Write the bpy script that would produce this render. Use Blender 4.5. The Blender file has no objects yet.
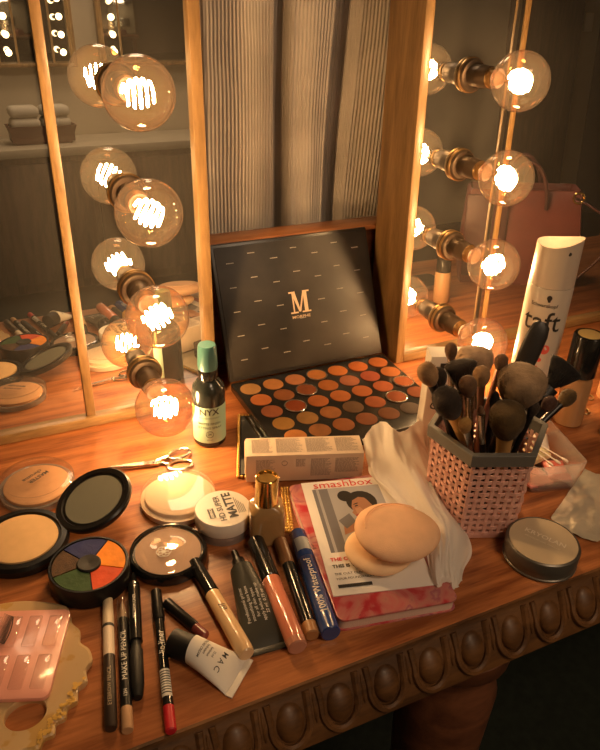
import bpy, bmesh, math, random
from mathutils import Vector, Matrix, noise
R = math.radians
random.seed(7)
scene = bpy.context.scene
col = scene.collection
PI = math.pi

# ------------------------------------------------------------------ camera
FPX, PITCH, YAW, ROLL = 709.061, 0.5203, -0.4577, 0.0405
CAM = Vector((0, 0, 0.48))
fw = Vector((-math.sin(YAW)*math.cos(PITCH), math.cos(YAW)*math.cos(PITCH), -math.sin(PITCH)))
rr = Vector((math.cos(YAW), math.sin(YAW), 0)); uu = rr.cross(fw)
r2 = math.cos(ROLL)*rr + math.sin(ROLL)*uu
u2 = -math.sin(ROLL)*rr + math.cos(ROLL)*uu
cd = bpy.data.cameras.new('camera'); co = bpy.data.objects.new('camera', cd); col.objects.link(co)
cd.sensor_fit = 'HORIZONTAL'; cd.sensor_width = 36; cd.lens = FPX/600*36
cd.clip_start = 0.01
m3 = Matrix((r2, u2, -fw)).transposed()
co.matrix_world = Matrix.Translation(CAM) @ m3.to_4x4()
scene.camera = co

def at(x, y, z=0.0):
    "point of the room at height z that was measured at picture position x, y"
    d = fw*FPX + r2*(x-300) + u2*(375-y)
    return CAM + d*((z-CAM.z)/d.z)

def aty(x, y, Y):
    d = fw*FPX + r2*(x-300) + u2*(375-y)
    return CAM + d*(Y/d.y)

def face_rot(p):
    return -math.atan2(p.x, p.y)

# ------------------------------------------------------------------ materials
def lin(c):
    if isinstance(c, str):
        c = [int(c[i:i+2], 16)/255 for i in (0, 2, 4)]
        c = [v/12.92 if v <= .04045 else ((v+.055)/1.055)**2.4 for v in c]
    return (c[0], c[1], c[2], 1)

def mat(name, c, rough=.5, metal=0., var=0., scale=40., bump=0., bscale=300., spec=.5, coat=0., sss=0., alpha=None, trans=0., sheen=0.):
    m = bpy.data.materials.new(name); m.use_nodes = True
    nt = m.node_tree; b = nt.nodes['Principled BSDF']
    c = lin(c)
    b.inputs['Base Color'].default_value = c
    b.inputs['Roughness'].default_value = rough
    b.inputs['Metallic'].default_value = metal
    b.inputs['Specular IOR Level'].default_value = spec
    b.inputs['Coat Weight'].default_value = coat
    b.inputs['Coat Roughness'].default_value = .08
    if trans: b.inputs['Transmission Weight'].default_value = trans
    if sheen: b.inputs['Sheen Weight'].default_value = sheen
    if sss:
        b.inputs['Subsurface Weight'].default_value = sss
        b.inputs['Subsurface Radius'].default_value = (.006, .004, .003)
    if alpha is not None: b.inputs['Alpha'].default_value = alpha
    if var or bump:
        tc = nt.nodes.new('ShaderNodeTexCoord')
    if var:
        n = nt.nodes.new('ShaderNodeTexNoise'); n.inputs['Scale'].default_value = scale; n.inputs['Detail'].default_value = 4
        nt.links.new(tc.outputs['Object'], n.inputs['Vector'])
        r = nt.nodes.new('ShaderNodeValToRGB')
        r.color_ramp.elements[0].position = .3; r.color_ramp.elements[1].position = .7
        r.color_ramp.elements[0].color = tuple(max(0, v*(1-var)) for v in c[:3])+(1,)
        r.color_ramp.elements[1].color = tuple(min(1, v*(1+var)) for v in c[:3])+(1,)
        nt.links.new(n.outputs['Fac'], r.inputs['Fac']); nt.links.new(r.outputs['Color'], b.inputs['Base Color'])
    if bump:
        n2 = nt.nodes.new('ShaderNodeTexNoise'); n2.inputs['Scale'].default_value = bscale; n2.inputs['Detail'].default_value = 3
        nt.links.new(tc.outputs['Object'], n2.inputs['Vector'])
        bp = nt.nodes.new('ShaderNodeBump'); bp.inputs['Strength'].default_value = bump; bp.inputs['Distance'].default_value = .001
        nt.links.new(n2.outputs['Fac'], bp.inputs['Height']); nt.links.new(bp.outputs['Normal'], b.inputs['Normal'])
    return m

def wood(name, ca, cb, stretch, rough=.35, coat=.2, scale=1., knots=False, cc=None, bump=.08):
    m = bpy.data.materials.new(name); m.use_nodes = True
    nt = m.node_tree; b = nt.nodes['Principled BSDF']; L = nt.links
    tc = nt.nodes.new('ShaderNodeTexCoord'); mp = nt.nodes.new('ShaderNodeMapping')
    mp.inputs['Scale'].default_value = stretch
    L.new(tc.outputs['Object'], mp.inputs['Vector'])
    n = nt.nodes.new('ShaderNodeTexNoise'); n.inputs['Scale'].default_value = 6*scale; n.inputs['Detail'].default_value = 8; n.inputs['Distortion'].default_value = .6
    L.new(mp.outputs['Vector'], n.inputs['Vector'])
    n3 = nt.nodes.new('ShaderNodeTexNoise'); n3.inputs['Scale'].default_value = 45*scale; n3.inputs['Detail'].default_value = 3
    L.new(mp.outputs['Vector'], n3.inputs['Vector'])
    mx = nt.nodes.new('ShaderNodeMath'); mx.operation = 'MULTIPLY_ADD'; mx.inputs[1].default_value = .35
    L.new(n3.outputs['Fac'], mx.inputs[0]); L.new(n.outputs['Fac'], mx.inputs[2])
    r = nt.nodes.new('ShaderNodeValToRGB')
    r.color_ramp.elements[0].position = .48; r.color_ramp.elements[1].position = .86
    r.color_ramp.elements[0].color = lin(ca); r.color_ramp.elements[1].color = lin(cb)
    L.new(mx.outputs[0], r.inputs['Fac'])
    out = r.outputs['Color']
    if cc:   # worn or knotty patches of a third colour
        v = nt.nodes.new('ShaderNodeTexNoise'); v.inputs['Scale'].default_value = 9*scale if not knots else 14; v.inputs['Detail'].default_value = 5
        L.new(tc.outputs['Object'], v.inputs['Vector'])
        r3 = nt.nodes.new('ShaderNodeValToRGB'); r3.color_ramp.elements[0].position = .62; r3.color_ramp.elements[1].position = .74
        L.new(v.outputs['Fac'], r3.inputs['Fac'])
        mix = nt.nodes.new('ShaderNodeMix'); mix.data_type = 'RGBA'
        L.new(r3.outputs['Color'], mix.inputs['Factor']); L.new(out, mix.inputs['A']); mix.inputs['B'].default_value = lin(cc)
        out = mix.outputs['Result']
    L.new(out, b.inputs['Base Color'])
    b.inputs['Roughness'].default_value = rough; b.inputs['Coat Weight'].default_value = coat; b.inputs['Coat Roughness'].default_value = .18
    bp = nt.nodes.new('ShaderNodeBump'); bp.inputs['Strength'].default_value = bump; bp.inputs['Distance'].default_value = .002
    L.new(mx.outputs[0], bp.inputs['Height']); L.new(bp.outputs['Normal'], b.inputs['Normal'])
    return m

def clear(name, tint, edge, gloss=.06, rough=.03, diff=0.):
    "thin clear glass or plastic shell: tinted see-through, fresnel gloss, a little milky scatter"
    m = bpy.data.materials.new(name); m.use_nodes = True
    nt = m.node_tree; L = nt.links; nt.nodes.remove(nt.nodes['Principled BSDF'])
    out = nt.nodes['Material Output']
    lw = nt.nodes.new('ShaderNodeLayerWeight'); lw.inputs['Blend'].default_value = .35
    mixc = nt.nodes.new('ShaderNodeMix'); mixc.data_type = 'RGBA'
    mixc.inputs['A'].default_value = lin(tint); mixc.inputs['B'].default_value = lin(edge)
    L.new(lw.outputs['Facing'], mixc.inputs['Factor'])
    t = nt.nodes.new('ShaderNodeBsdfTransparent'); L.new(mixc.outputs['Result'], t.inputs['Color'])
    g = nt.nodes.new('ShaderNodeBsdfGlossy'); g.inputs['Roughness'].default_value = rough
    fr = nt.nodes.new('ShaderNodeLayerWeight'); fr.inputs['Blend'].default_value = .5
    pw = nt.nodes.new('ShaderNodeMath'); pw.operation = 'POWER'; pw.inputs[1].default_value = 4.
    L.new(fr.outputs['Facing'], pw.inputs[0])
    a = nt.nodes.new('ShaderNodeMath'); a.operation = 'MULTIPLY_ADD'; a.inputs[1].default_value = .75; a.inputs[2].default_value = gloss; a.use_clamp = True
    L.new(pw.outputs[0], a.inputs[0])
    base = t.outputs[0]
    if diff:
        d = nt.nodes.new('ShaderNodeBsdfTranslucent'); d.inputs['Color'].default_value = lin(tint)
        d2 = nt.nodes.new('ShaderNodeBsdfDiffuse'); d2.inputs['Color'].default_value = lin(tint)
        md = nt.nodes.new('ShaderNodeMixShader'); md.inputs[0].default_value = .5
        L.new(d.outputs[0], md.inputs[1]); L.new(d2.outputs[0], md.inputs[2])
        m1 = nt.nodes.new('ShaderNodeMixShader'); m1.inputs[0].default_value = diff
        L.new(base, m1.inputs[1]); L.new(md.outputs[0], m1.inputs[2]); base = m1.outputs[0]
    m2 = nt.nodes.new('ShaderNodeMixShader'); L.new(a.outputs[0], m2.inputs[0])
    L.new(base, m2.inputs[1]); L.new(g.outputs[0], m2.inputs[2])
    L.new(m2.outputs[0], out.inputs['Surface'])
    return m

def emit(name, c, s):
    m = bpy.data.materials.new(name); m.use_nodes = True
    nt = m.node_tree; b = nt.nodes['Principled BSDF']
    b.inputs['Base Color'].default_value = (0, 0, 0, 1)
    b.inputs['Emission Color'].default_value = lin(c); b.inputs['Emission Strength'].default_value = s
    return m

BULB = 250.
M = {}
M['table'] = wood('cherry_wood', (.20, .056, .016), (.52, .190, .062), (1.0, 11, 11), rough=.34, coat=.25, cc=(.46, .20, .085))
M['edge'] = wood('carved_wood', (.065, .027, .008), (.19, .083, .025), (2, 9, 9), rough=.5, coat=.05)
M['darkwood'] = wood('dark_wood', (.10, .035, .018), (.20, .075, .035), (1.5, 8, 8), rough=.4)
M['frame'] = wood('frame_pine', (.155, .088, .032), (.31, .182, .072), (9, 9, 1.3), rough=.4, coat=.08, knots=True, cc=(.10, .045, .018))
M['frame_h'] = wood('frame_pine_rail', (.155, .088, .032), (.31, .182, .072), (1.3, 9, 9), rough=.38, coat=.1)
M['cabinet'] = wood('cabinet_wood', (.07, .045, .03), (.13, .085, .055), (6, 6, .8), rough=.5, coat=0)
def dusty_mirror():
    m = mat('mirror_silver', (.83, .84, .80), .004, 1.); nt = m.node_tree; L = nt.links
    d = nt.nodes.new('ShaderNodeBsdfDiffuse'); d.inputs['Color'].default_value = (.5, .47, .42, 1)
    tc = nt.nodes.new('ShaderNodeTexCoord'); n = nt.nodes.new('ShaderNodeTexNoise'); n.inputs['Scale'].default_value = 9; n.inputs['Detail'].default_value = 6
    L.new(tc.outputs['Object'], n.inputs['Vector'])
    k = nt.nodes.new('ShaderNodeMapRange'); k.inputs['To Min'].default_value = .02; k.inputs['To Max'].default_value = .075; L.new(n.outputs['Fac'], k.inputs['Value'])
    mx = nt.nodes.new('ShaderNodeMixShader'); L.new(k.outputs['Result'], mx.inputs[0])
    L.new(nt.nodes['Principled BSDF'].outputs[0], mx.inputs[1]); L.new(d.outputs[0], mx.inputs[2])
    L.new(mx.outputs[0], nt.nodes['Material Output'].inputs['Surface']); return m
M['mirror'] = dusty_mirror()
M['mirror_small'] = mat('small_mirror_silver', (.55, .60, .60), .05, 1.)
M['dimmirror'] = mat('shade_tinted_mirror', (.45, .45, .42), .05, 1.)  # mirror silver tinted darker to imitate a dim reflection
M['black'] = mat('black_plastic', (.009, .008, .008), .30, spec=.32)
M['blackmatte'] = mat('black_matte', (.008, .0075, .0075), .55, spec=.3)
M['blackgloss'] = mat('black_gloss', (.012, .012, .012), .12, coat=.3)
M['gold'] = mat('gold_metal', (.85, .55, .18), .18, 1.)
M['goldbead'] = mat('gold_beads', (.80, .52, .16), .28, 1.)
M['brass'] = mat('aged_brass', (.42, .27, .12), .35, 1., var=.2, scale=60)
M['bronze'] = mat('dark_bronze', (.09, .065, .045), .42, .75)
M['steel'] = mat('steel', (.72, .68, .62), .22, 1.)
M['white'] = mat('white_plastic', (.78, .71, .62), .35)
M['paper'] = mat('white_paper', (.78, .72, .63), .6)
M['carton'] = mat('cream_carton', (.62, .48, .35), .55, var=.04)
M['print'] = mat('grey_print', (.22, .19, .17), .6)
M['printlight'] = mat('light_print', (.78, .74, .66), .5)
M['printdark'] = mat('dark_print', (.03, .028, .026), .5)
M['red'] = mat('red_print', (.62, .05, .05), .5)
M['filament'] = emit('lit_filament', (1, .715, .445), BULB)
M['globe'] = clear('amber_glass', (.96, .78, .52), (.62, .30, .11), gloss=.05, rough=.02, diff=.011)
M['clear'] = clear('clear_plastic', (.985, .975, .96), (.80, .77, .72), gloss=.05, rough=.05, diff=.02)
M['clearmilk'] = clear('milky_plastic', (.90, .86, .82), (.66, .62, .58), gloss=.06, rough=.08, diff=.35)
M['stem'] = clear('stem_glass', (.97, .90, .78), (.7, .55, .35), gloss=.05, rough=.03)
M['film'] = clear('clear_film', (.86, .86, .82), (.5, .5, .46), gloss=.16, rough=.12, diff=.12)

# ------------------------------------------------------------------ mesh builder
I4 = Matrix.Identity(4)
T = Matrix.Translation
RX = lambda a: Matrix.Rotation(a, 4, 'X')
RY = lambda a: Matrix.Rotation(a, 4, 'Y')
RZ = lambda a: Matrix.Rotation(a, 4, 'Z')
def frame_m(o, x, y, z):
    m = Matrix((x, y, z)).transposed().to_4x4(); m.translation = o; return m

class MB:
    def __init__(s): s.bm = bmesh.new(); s.mi = 0
    def face(s, vs):
        try:
            f = s.bm.faces.new(vs); f.material_index = s.mi; f.smooth = True; return f
        except ValueError: return None
    def rings(s, rings, closed=True, caps=(True, True), loop=False):
        vr = [[s.bm.verts.new(p) for p in r] for r in rings]
        n = len(vr[0])
        pairs = list(zip(vr[:-1], vr[1:]))
        if loop: pairs.append((vr[-1], vr[0]))
        for a, b in pairs:
            for i in range(n if closed else n-1):
                j = (i+1) % n
                s.face([a[i], a[j], b[j], b[i]])
        if not loop:
            if caps[0]: s.face(list(reversed(vr[0])))
            if caps[1]: s.face(vr[-1])
        return s
    def lathe(s, prof, seg=32, m=I4, caps=(True, True), sq=None):
        rg = []
        for r, z in prof:
            r = max(r, 1e-5); ring = []
            for k in range(seg):
                a = 2*PI*k/seg
                ring.append(m @ Vector((r*math.cos(a), r*math.sin(a)*(sq or 1), z)))
            rg.append(ring)
        return s.rings(rg, caps=caps)
    def box(s, c, size, bevel=0., m=I4, seg=2):
        t = bmesh.new(); bmesh.ops.create_cube(t, size=1.)
        for v in t.verts: v.co = Vector((v.co.x*size[0], v.co.y*size[1], v.co.z*size[2]))
        if bevel: bmesh.ops.bevel(t, geom=t.edges[:], offset=bevel, segments=seg, affect='EDGES', profile=.5)
        s.merge(t, m @ T(Vector(c))); return s
    def merge(s, t, m=I4):
        mp = {v: s.bm.verts.new(m @ v.co) for v in t.verts}
        for f in t.faces: s.face([mp[v] for v in f.verts])
        t.free()
    def prism(s, pts, z0, z1, m=I4, bevel=0.):
        n = len(pts); area = sum(pts[i][0]*pts[(i+1) % n][1]-pts[(i+1) % n][0]*pts[i][1] for i in range(n))
        if area < 0: pts = list(reversed(pts))
        if bevel:
            c = Vector((sum(p[0] for p in pts)/n, sum(p[1] for p in pts)/n))
            def ins(p, d):
                v = Vector((p[0], p[1]))-c; l = v.length; return c+v*max(0, (l-d)/l)
            seq = [(bevel, z0), (bevel*.3, z0+bevel*.3), (0, z0+bevel), (0, z1-bevel), (bevel*.3, z1-bevel*.3), (bevel, z1)]
            rg = [[m @ Vector((*ins(p, d), z)) for p in pts] for d, z in seq]
        else:
            rg = [[m @ Vector((p[0], p[1], z)) for p in pts] for z in (z0, z1)]
        return s.rings(rg)
    def poly(s, pts, z=0, m=I4):
        f = s.face([s.bm.verts.new(m @ Vector((p[0], p[1], z))) for p in pts])
        return s
    def tube(s, pts, r, seg=8, closed=False):
        pts = [Vector(p) for p in pts]; n = len(pts); rg = []; prev = None
        for i, p in enumerate(pts):
            if closed: t = pts[(i+1) % n]-pts[i-1]
            else: t = pts[min(i+1, n-1)]-pts[max(i-1, 0)]
            t.normalize()
            if prev is None:
                a = t.orthogonal().normalized()
            else:
                a = (prev - t*prev.dot(t)).normalized()
            prev = a; b = t.cross(a)
            ri = r[i] if isinstance(r, (list, tuple)) else r
            rg.append([p+(a*math.cos(2*PI*k/seg)+b*math.sin(2*PI*k/seg))*ri for k in range(seg)])
        return s.rings(rg, loop=closed)
    def sphere(s, c, r, u=24, v=14, m=I4):
        rx, ry, rz = r if isinstance(r, (tuple, list)) else (r, r, r)
        rg = []
        for j in range(v+1):
            a = -PI/2+PI*j/v; cr = max(math.cos(a), 1e-4)
            rg.append([m @ Vector((c[0]+rx*cr*math.cos(2*PI*k/u), c[1]+ry*cr*math.sin(2*PI*k/u), c[2]+rz*math.sin(a))) for k in range(u)])
        return s.rings(rg)
    def grid(s, pts, m=I4):
        vr = [[s.bm.verts.new(m @ Vector(p)) for p in row] for row in pts]
        for a, b in zip(vr[:-1], vr[1:]):
            for i in range(len(a)-1): s.face([a[i], a[i+1], b[i+1], b[i]])
        return s
    def build(s, name, mats, parent=None, sharp=35, recalc=True, label=None):
        if recalc: bmesh.ops.recalc_face_normals(s.bm, faces=s.bm.faces[:])
        me = bpy.data.meshes.new(name); s.bm.to_mesh(me); s.bm.free()
        for m in (mats if isinstance(mats, (list, tuple)) else [mats]): me.materials.append(m)
        me.set_sharp_from_angle(angle=R(sharp))
        o = bpy.data.objects.new(name, me); col.objects.link(o)
        if parent: o.parent = parent
        if label: o['label'] = label
        return o

def tag(o, label, cat, group=None):
    o['label'] = label; o['category'] = cat
    if group: o['group'] = group
    return o
def thing(name, label, cat, loc=(0, 0, 0), rz=0., group=None, mw=None):
    o = bpy.data.objects.new(name, None); col.objects.link(o); o.empty_display_size = .02
    if mw is not None: o.matrix_world = mw
    else: o.location = loc; o.rotation_euler = (0, 0, rz)
    return tag(o, label, cat, group)
def struct(o):
    o['kind'] = 'structure'; return o
def copy_tree(o, parent=None):
    c = o.copy(); col.objects.link(c)
    if parent: c.parent = parent
    for ch in list(o.children): copy_tree(ch, c)
    return c

def text_pts(body, size, bold=0., align='CENTER', sx=1.):
    cu = bpy.data.curves.new('t', 'FONT'); cu.body = body; cu.size = size; cu.align_x = align; cu.align_y = 'CENTER'
    cu.offset = bold*size; cu.resolution_u = 2; cu.space_line = .95
    ob = bpy.data.objects.new('t', cu); col.objects.link(ob)
    dg = bpy.context.evaluated_depsgraph_get(); dg.update()
    me = bpy.data.meshes.new_from_object(ob.evaluated_get(dg))
    bt_ = bmesh.new(); bt_.from_mesh(me); bmesh.ops.triangulate(bt_, faces=bt_.faces[:])
    for _ in range(4):
        le = [e for e in bt_.edges if e.calc_length() > size*.22]
        if not le: break
        bmesh.ops.subdivide_edges(bt_, edges=le, cuts=1); bmesh.ops.triangulate(bt_, faces=bt_.faces[:])
    bt_.verts.index_update()
    vs = [(v.co.x*sx, v.co.y) for v in bt_.verts]; fs = [[v.index for v in f.verts] for f in bt_.faces]; bt_.free()
    bpy.data.objects.remove(ob); bpy.data.curves.remove(cu); bpy.data.meshes.remove(me)
    return vs, fs
def add_text(mb, body, size, fn, bold=0., align='CENTER', sx=1.):
    vs, fs = text_pts(body, size, bold, align, sx)
    bv = [mb.bm.verts.new(fn(x, y)) for x, y in vs]
    for f in fs: mb.face([bv[i] for i in f])
def flat(m): return lambda x, y: m @ Vector((x, y, 0))
def on_cyl_x(rad, zc, x0, phi0=0., flip=1, along=True):
    "on a cylinder lying along x; reading direction along the axis"
    def fn(x, y):
        ph = phi0 + flip*y/rad
        return Vector((x0+flip*x, rad*math.sin(ph), zc+rad*math.cos(ph)))
    return fn
def on_cyl_z(rad, z0, a0=0.):
    "on an upright cylinder, facing -y"
    def fn(x, y):
        a = x/rad + a0
        return Vector((rad*math.sin(a), -rad*math.cos(a), z0+y))
    return fn

# ------------------------------------------------------------------ the room
def room_box(name, c, s, m):
    o = MB().box((0, 0, 0), s).build(name, m); o.location = c; return struct(o)
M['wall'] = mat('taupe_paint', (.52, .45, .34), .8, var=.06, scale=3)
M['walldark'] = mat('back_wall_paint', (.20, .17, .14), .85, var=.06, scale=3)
M['carpet'] = mat('dark_green_carpet', (.012, .017, .010), .95, var=.3, scale=60)
M['ceil'] = mat('ceiling_paint', (.45, .42, .38), .9)
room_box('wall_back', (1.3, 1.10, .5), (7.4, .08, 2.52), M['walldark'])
room_box('wall_front', (1.3, -2.74, .5), (7.4, .08, 2.52), M['wall'])
room_box('wall_left', (-2.44, -.82, .5), (.08, 3.92, 2.52), M['wall'])
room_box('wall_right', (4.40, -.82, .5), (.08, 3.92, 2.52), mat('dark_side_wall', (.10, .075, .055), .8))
room_box('floor', (1.3, -.82, -.79), (7.56, 4.0, .06), M['carpet'])
room_box('ceiling', (1.3, -.82, 1.79), (7.56, 4.0, .06), M['ceil'])
dr = MB().box((0, 0, 0), (.62, .05, 2.1), .004).build('door_1', wood('door_wood', (.055, .022, .014), (.10, .04, .025), (8, 8, 1), rough=.4)); dr.location = (3.84, -2.68, .30); struct(dr)
hb = MB().tube([(0, 0, 0), (0, .04, 0), (.10, .04, 0)], .009).build('door_handle', M['brass'], dr); hb.location = (-.25, .025, -.1)

# unseen fill light, added in the form of a ceiling lamp behind the camera
lamp = thing('ceiling_fill', 'unseen added fill light, shaped as a round ceiling lamp, behind the photographer', 'lamp', (.55, -.75, 1.76))
MB().lathe([(.30, 0), (.30, -.03), (.29, -.035)], 40, caps=(True, False)).build('rim', M['brass'], lamp)
MB().lathe([(.29, -.03), (.26, -.07), (.15, -.095), (.0, -.10)], 40, caps=(False, False)).build('diffuser', emit('fill_diffuser', (1, .69, .43), 14.0), lamp)

far_fill = copy_tree(lamp); far_fill.location = (.9, -2.0, 1.76); far_fill['label'] = 'unseen added fill light, shaped as a round ceiling lamp, above the far worktop'  # second unseen fill light, added to brighten the far wall
lamp['group'] = far_fill['group'] = 'added fill lights'

# ------------------------------------------------------------------ dressing table
FY = .3165
table = thing('dressing_table', 'polished orange-brown wooden dressing table with carved front edge, covered in make-up', 'table', (.3, .6, -.75))
off = T(Vector((-.3, -.6, .75)))
MB().box((.35, (FY+.88)/2, -.0175), (2.1, .88-FY, .035), .002, off).build('table_top', M['table'], table)
# carved egg moulding
mb = MB()
prof = [(FY+.002, -.0003), (FY-.0015, -.0008), (FY-.002, -.003), (FY-.004, -.006), (FY-.012, -.018), (FY-.018, -.032), (FY-.022, -.041), (FY-.023, -.047), (FY-.018, -.051), (FY+.01, -.053)]
mb.grid([[off @ Vector((x, y, z)) for y, z in prof] for x in [-.7+2.1*i/60 for i in range(61)]])
nrm = Vector((0, -.85, .50)).normalized(); dn = Vector((0, -.45, -.9)).normalized(); dn = (dn-nrm*dn.dot(nrm)).normalized()
x = -.32
while x < 1.0:
    c = Vector((x, FY-.0122, -.0225))
    fm = off @ frame_m(c, Vector((1, 0, 0)), -dn, nrm)
    mb.sphere((0, 0, 0), (.0122, .0160, .0075), 18, 10, fm)
    ring = []
    for k in range(19):
        a = PI*.94 + (PI*1.12)*k/18
        ring.append(fm @ Vector((.0160*math.cos(a), .0195*math.sin(a)-.001, .0012)))
    ring = [fm @ Vector((-.0165, .0195, .0012))]+ring+[fm @ Vector((.0165, .0195, .0012))]
    mb.tube(ring, .0032, 7)
    mb.sphere((.0215, .004, 0), (.0020, .014, .003), 8, 6, fm)
    x += .043
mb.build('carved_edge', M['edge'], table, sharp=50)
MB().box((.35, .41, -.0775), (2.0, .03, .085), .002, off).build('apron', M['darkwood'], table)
for lx, ly in ((.385, .385), (-.62, .372), (1.28, .372), (-.62, .83), (1.28, .83)):
    mm = off @ T(Vector((lx, ly, -.75)))
    MB().lathe([(.034, 0), (.042, .02), (.028, .05), (.038, .25), (.050, .45), (.054, .56), (.044, .60), (.058, .62), (.058, .64), (.046, .655), (.052, .70), (.052, .716)], 28, mm).build('leg', M['darkwood'], table)
MB().box((.38, .838, .083), (2.0, .024, .172), .003, off).build('back_rail', M['darkwood'], table)
MB().box((.38, .836, .1725), (2.0, .036, .008), .003, off).build('rail_cap', wood('rail_wood', (.26, .09, .03), (.42, .17, .06), (1.2, 9, 9)), table)

# ------------------------------------------------------------------ curtain
mb = MB()
M['curtain'] = mat('grey_corrugated_cloth', (.50, .45, .39), .85, var=.15, scale=14, bump=.2, bscale=900, sheen=.2)
ctrl = [(.05, .0), (.12, .03), (.20, .0), (.262, .0), (.275, .030), (.290, .030), (.303, .003), (.35, -.006), (.392, .0), (.402, .038), (.414, .040), (.424, .004), (.45, -.006), (.474, .0), (.484, .046), (.503, .048), (.513, .004), (.55, -.008), (.61, .0), (.66, .04), (.72, .0), (.80, .03)]
def cy(x):
    for (a, ya), (b, yb) in zip(ctrl[:-1], ctrl[1:]):
        if a <= x <= b:
            t = (x-a)/(b-a); t = t*t*(3-2*t); return ya+(yb-ya)*t
    return 0
fine = [Vector((.05+.75*i/3000, cy(.05+.75*i/3000), 0)) for i in range(3001)]
arc = [0.]
for p0, p1 in zip(fine[:-1], fine[1:]): arc.append(arc[-1]+(p1-p0).length)
NS = 1500; base_ = []; k = 0
for i in range(NS+1):
    t_ = arc[-1]*i/NS
    while k < len(arc)-2 and arc[k+1] < t_: k += 1
    base_.append((fine[k].lerp(fine[k+1], (t_-arc[k])/max(arc[k+1]-arc[k], 1e-9)), t_))
rows = []
for j in range(61):
    z = -.1+1.3*j/60; row = []
    for i, (q_, t_) in enumerate(base_):
        tg = (base_[min(i+1, NS)][0]-base_[max(i-1, 0)][0]).normalized(); nn = Vector((tg.y, -tg.x, 0))
        sway = .010*math.sin(z*4+q_.x*9)+.004*math.sin(z*11+q_.x*30)
        w = .00060*math.sin(2*PI*t_/.0047 + 2.6*noise.noise((t_*22, 0, z*22))) + .0012*noise.noise((t_*40, 3, z*6))
        row.append(Vector((q_.x+sway*.6, .90+q_.y*(1+.2*math.sin(z*3+q_.x*20)), z))+nn*w)
    rows.append(row)
mb.grid(rows)
cur = mb.build('curtain', M['curtain'], sharp=180)
tag(cur, 'grey-beige ribbed fabric curtain hanging in folds between the two mirrors', 'curtain')

# ------------------------------------------------------------------ mirrors with bulbs
Y0, TILT = .7378, .0491
MW = T(Vector((0, Y0, 0))) @ RX(-TILT)
def mirror(name, label, x0, x1, bars, colx, ztop=1.25):
    t = thing(name, label, 'mirror', mw=MW)
    W = x1-x0; xc = (x0+x1)/2
    MB().box((xc, .004, ztop/2+.004), (W-.02, .008, ztop-.016)).build('mirror_glass', M['mirror'], t)
    fs = .013
    for xx in (x0+fs/2, x1-fs/2):
        MB().box((xx, .031, ztop/2), (fs, .078, ztop), .0015).build('frame_stile', M['frame'], t)
    MB().box((xc, .031, .006), (W-2*fs, .078, .012), .0015).build('frame_rail', M['frame_h'], t)
    MB().box((xc, .031, ztop-.007), (W-2*fs, .078, .014), .0015).build('frame_rail', M['frame_h'], t)
    MB().box((xc, .055, ztop/2), (W-.028, .008, ztop-.03)).build('backboard', M['darkwood'], t)
    for bx, bw, by, bd in bars:
        MB().box((bx, by, ztop/2), (bw, bd, ztop-.025), .0012).build('divider_bar', M['frame'], t)
    for i in range(4):
        z = .375-.1068*i
        mm = T(Vector((colx, 0, z))) @ RX(PI/2)
        so = MB().lathe([(.0195, 0), (.0195, .006), (.0175, .009), (.0130, .010), (.0128, .020), (.0134, .022), (.0134, .027), (.0125, .029), (.0125, .041), (.0118, .042)], 32, mm).build('lamp_socket', M['bronze'], t)
        MB().lathe([(.0194, .001), (.0206, .002), (.0206, .0045), (.0194, .006)], 32, mm, caps=(False, False)).build('socket_ring', M['brass'], so)
    return t
ML = mirror('vanity_mirror', 'wood-framed vanity mirror with a column of bulbs, left of the curtain', -.56, .2445, [(.0895, .0105, -.0012, .0064)], .1572)
MR = mirror('vanity_mirror', 'wood-framed vanity mirror with bulbs, behind the hairspray can and brushes', .5095, 1.36, [(.6555, .0065, -.0085, .005)], .5870)

GC, GR = .0916, .0325
def bulb_root(x, z, label, group=None):
    return thing('light_bulb', label, 'light bulb', mw=MW @ T(Vector((x, -.036, z))), group=group)
BX = RX(PI/2)   # local: bulb axis
def make_bulb(x, z, label, seed=0):
    t = bulb_root(x, z, label, 'lit globe bulbs on the vanity mirrors')
    c = GC-.036
    MB().lathe([(.0112, 0), (.0118, .002), (.0110, .004), (.0118, .006), (.0110, .008), (.0118, .010), (.0112, .012), (.0108, .016)], 28, BX).build('screw_cap', M['brass'], t)
    pf = []
    a0 = math.asin(.0118/GR)
    pf.append((.0106, .014)); pf.append((.0108, .018)); pf.append((.0118, c-GR*math.cos(a0)-.0005))
    for k in range(1, 25):
        a = a0+.18+(PI-a0-.18)*k/24; pf.append((GR*math.sin(a), c-GR*math.cos(a)))
    MB().lathe(pf, 48, BX, caps=(False, False)).build('glass_globe', M['globe'], t, sharp=180)
    MB().lathe([(.0110, .0155), (.0110, .0168), (.004, .0175), (0, .0175)], 20, BX).build('cap_mask', mat('dark_cap_mask', (.045, .022, .010), .6), t)  # dark disc added to mask the glaring lit end of the cap
    st = MB().lathe([(.0095, .014), (.006, .022), (.003, .030), (.0022, c-.010), (.0032, c-.008), (.001, c-.004)], 14, BX).build('glass_stem', M['stem'], t)
    pts = []
    for k in range(97):
        th = 2*PI*5*k/96; u_ = -1+2*k/96
        pts.append(BX @ Vector((.0145*u_, 0, c)) + Vector((0, .0070*math.cos(th)*(1-.45*u_*u_), .0125*math.sin(th)*(1-.45*u_*u_))))
    rot_ = RY(seed)
    pts = [Vector((0, -c, 0))+rot_ @ (q-Vector((0, -c, 0))) for q in pts]
    MB().tube(pts, .0012, 5).build('filament', M['filament'], t)
    return t
ordn = ['topmost', 'second from the top', 'third from the top', 'lowest']
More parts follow.
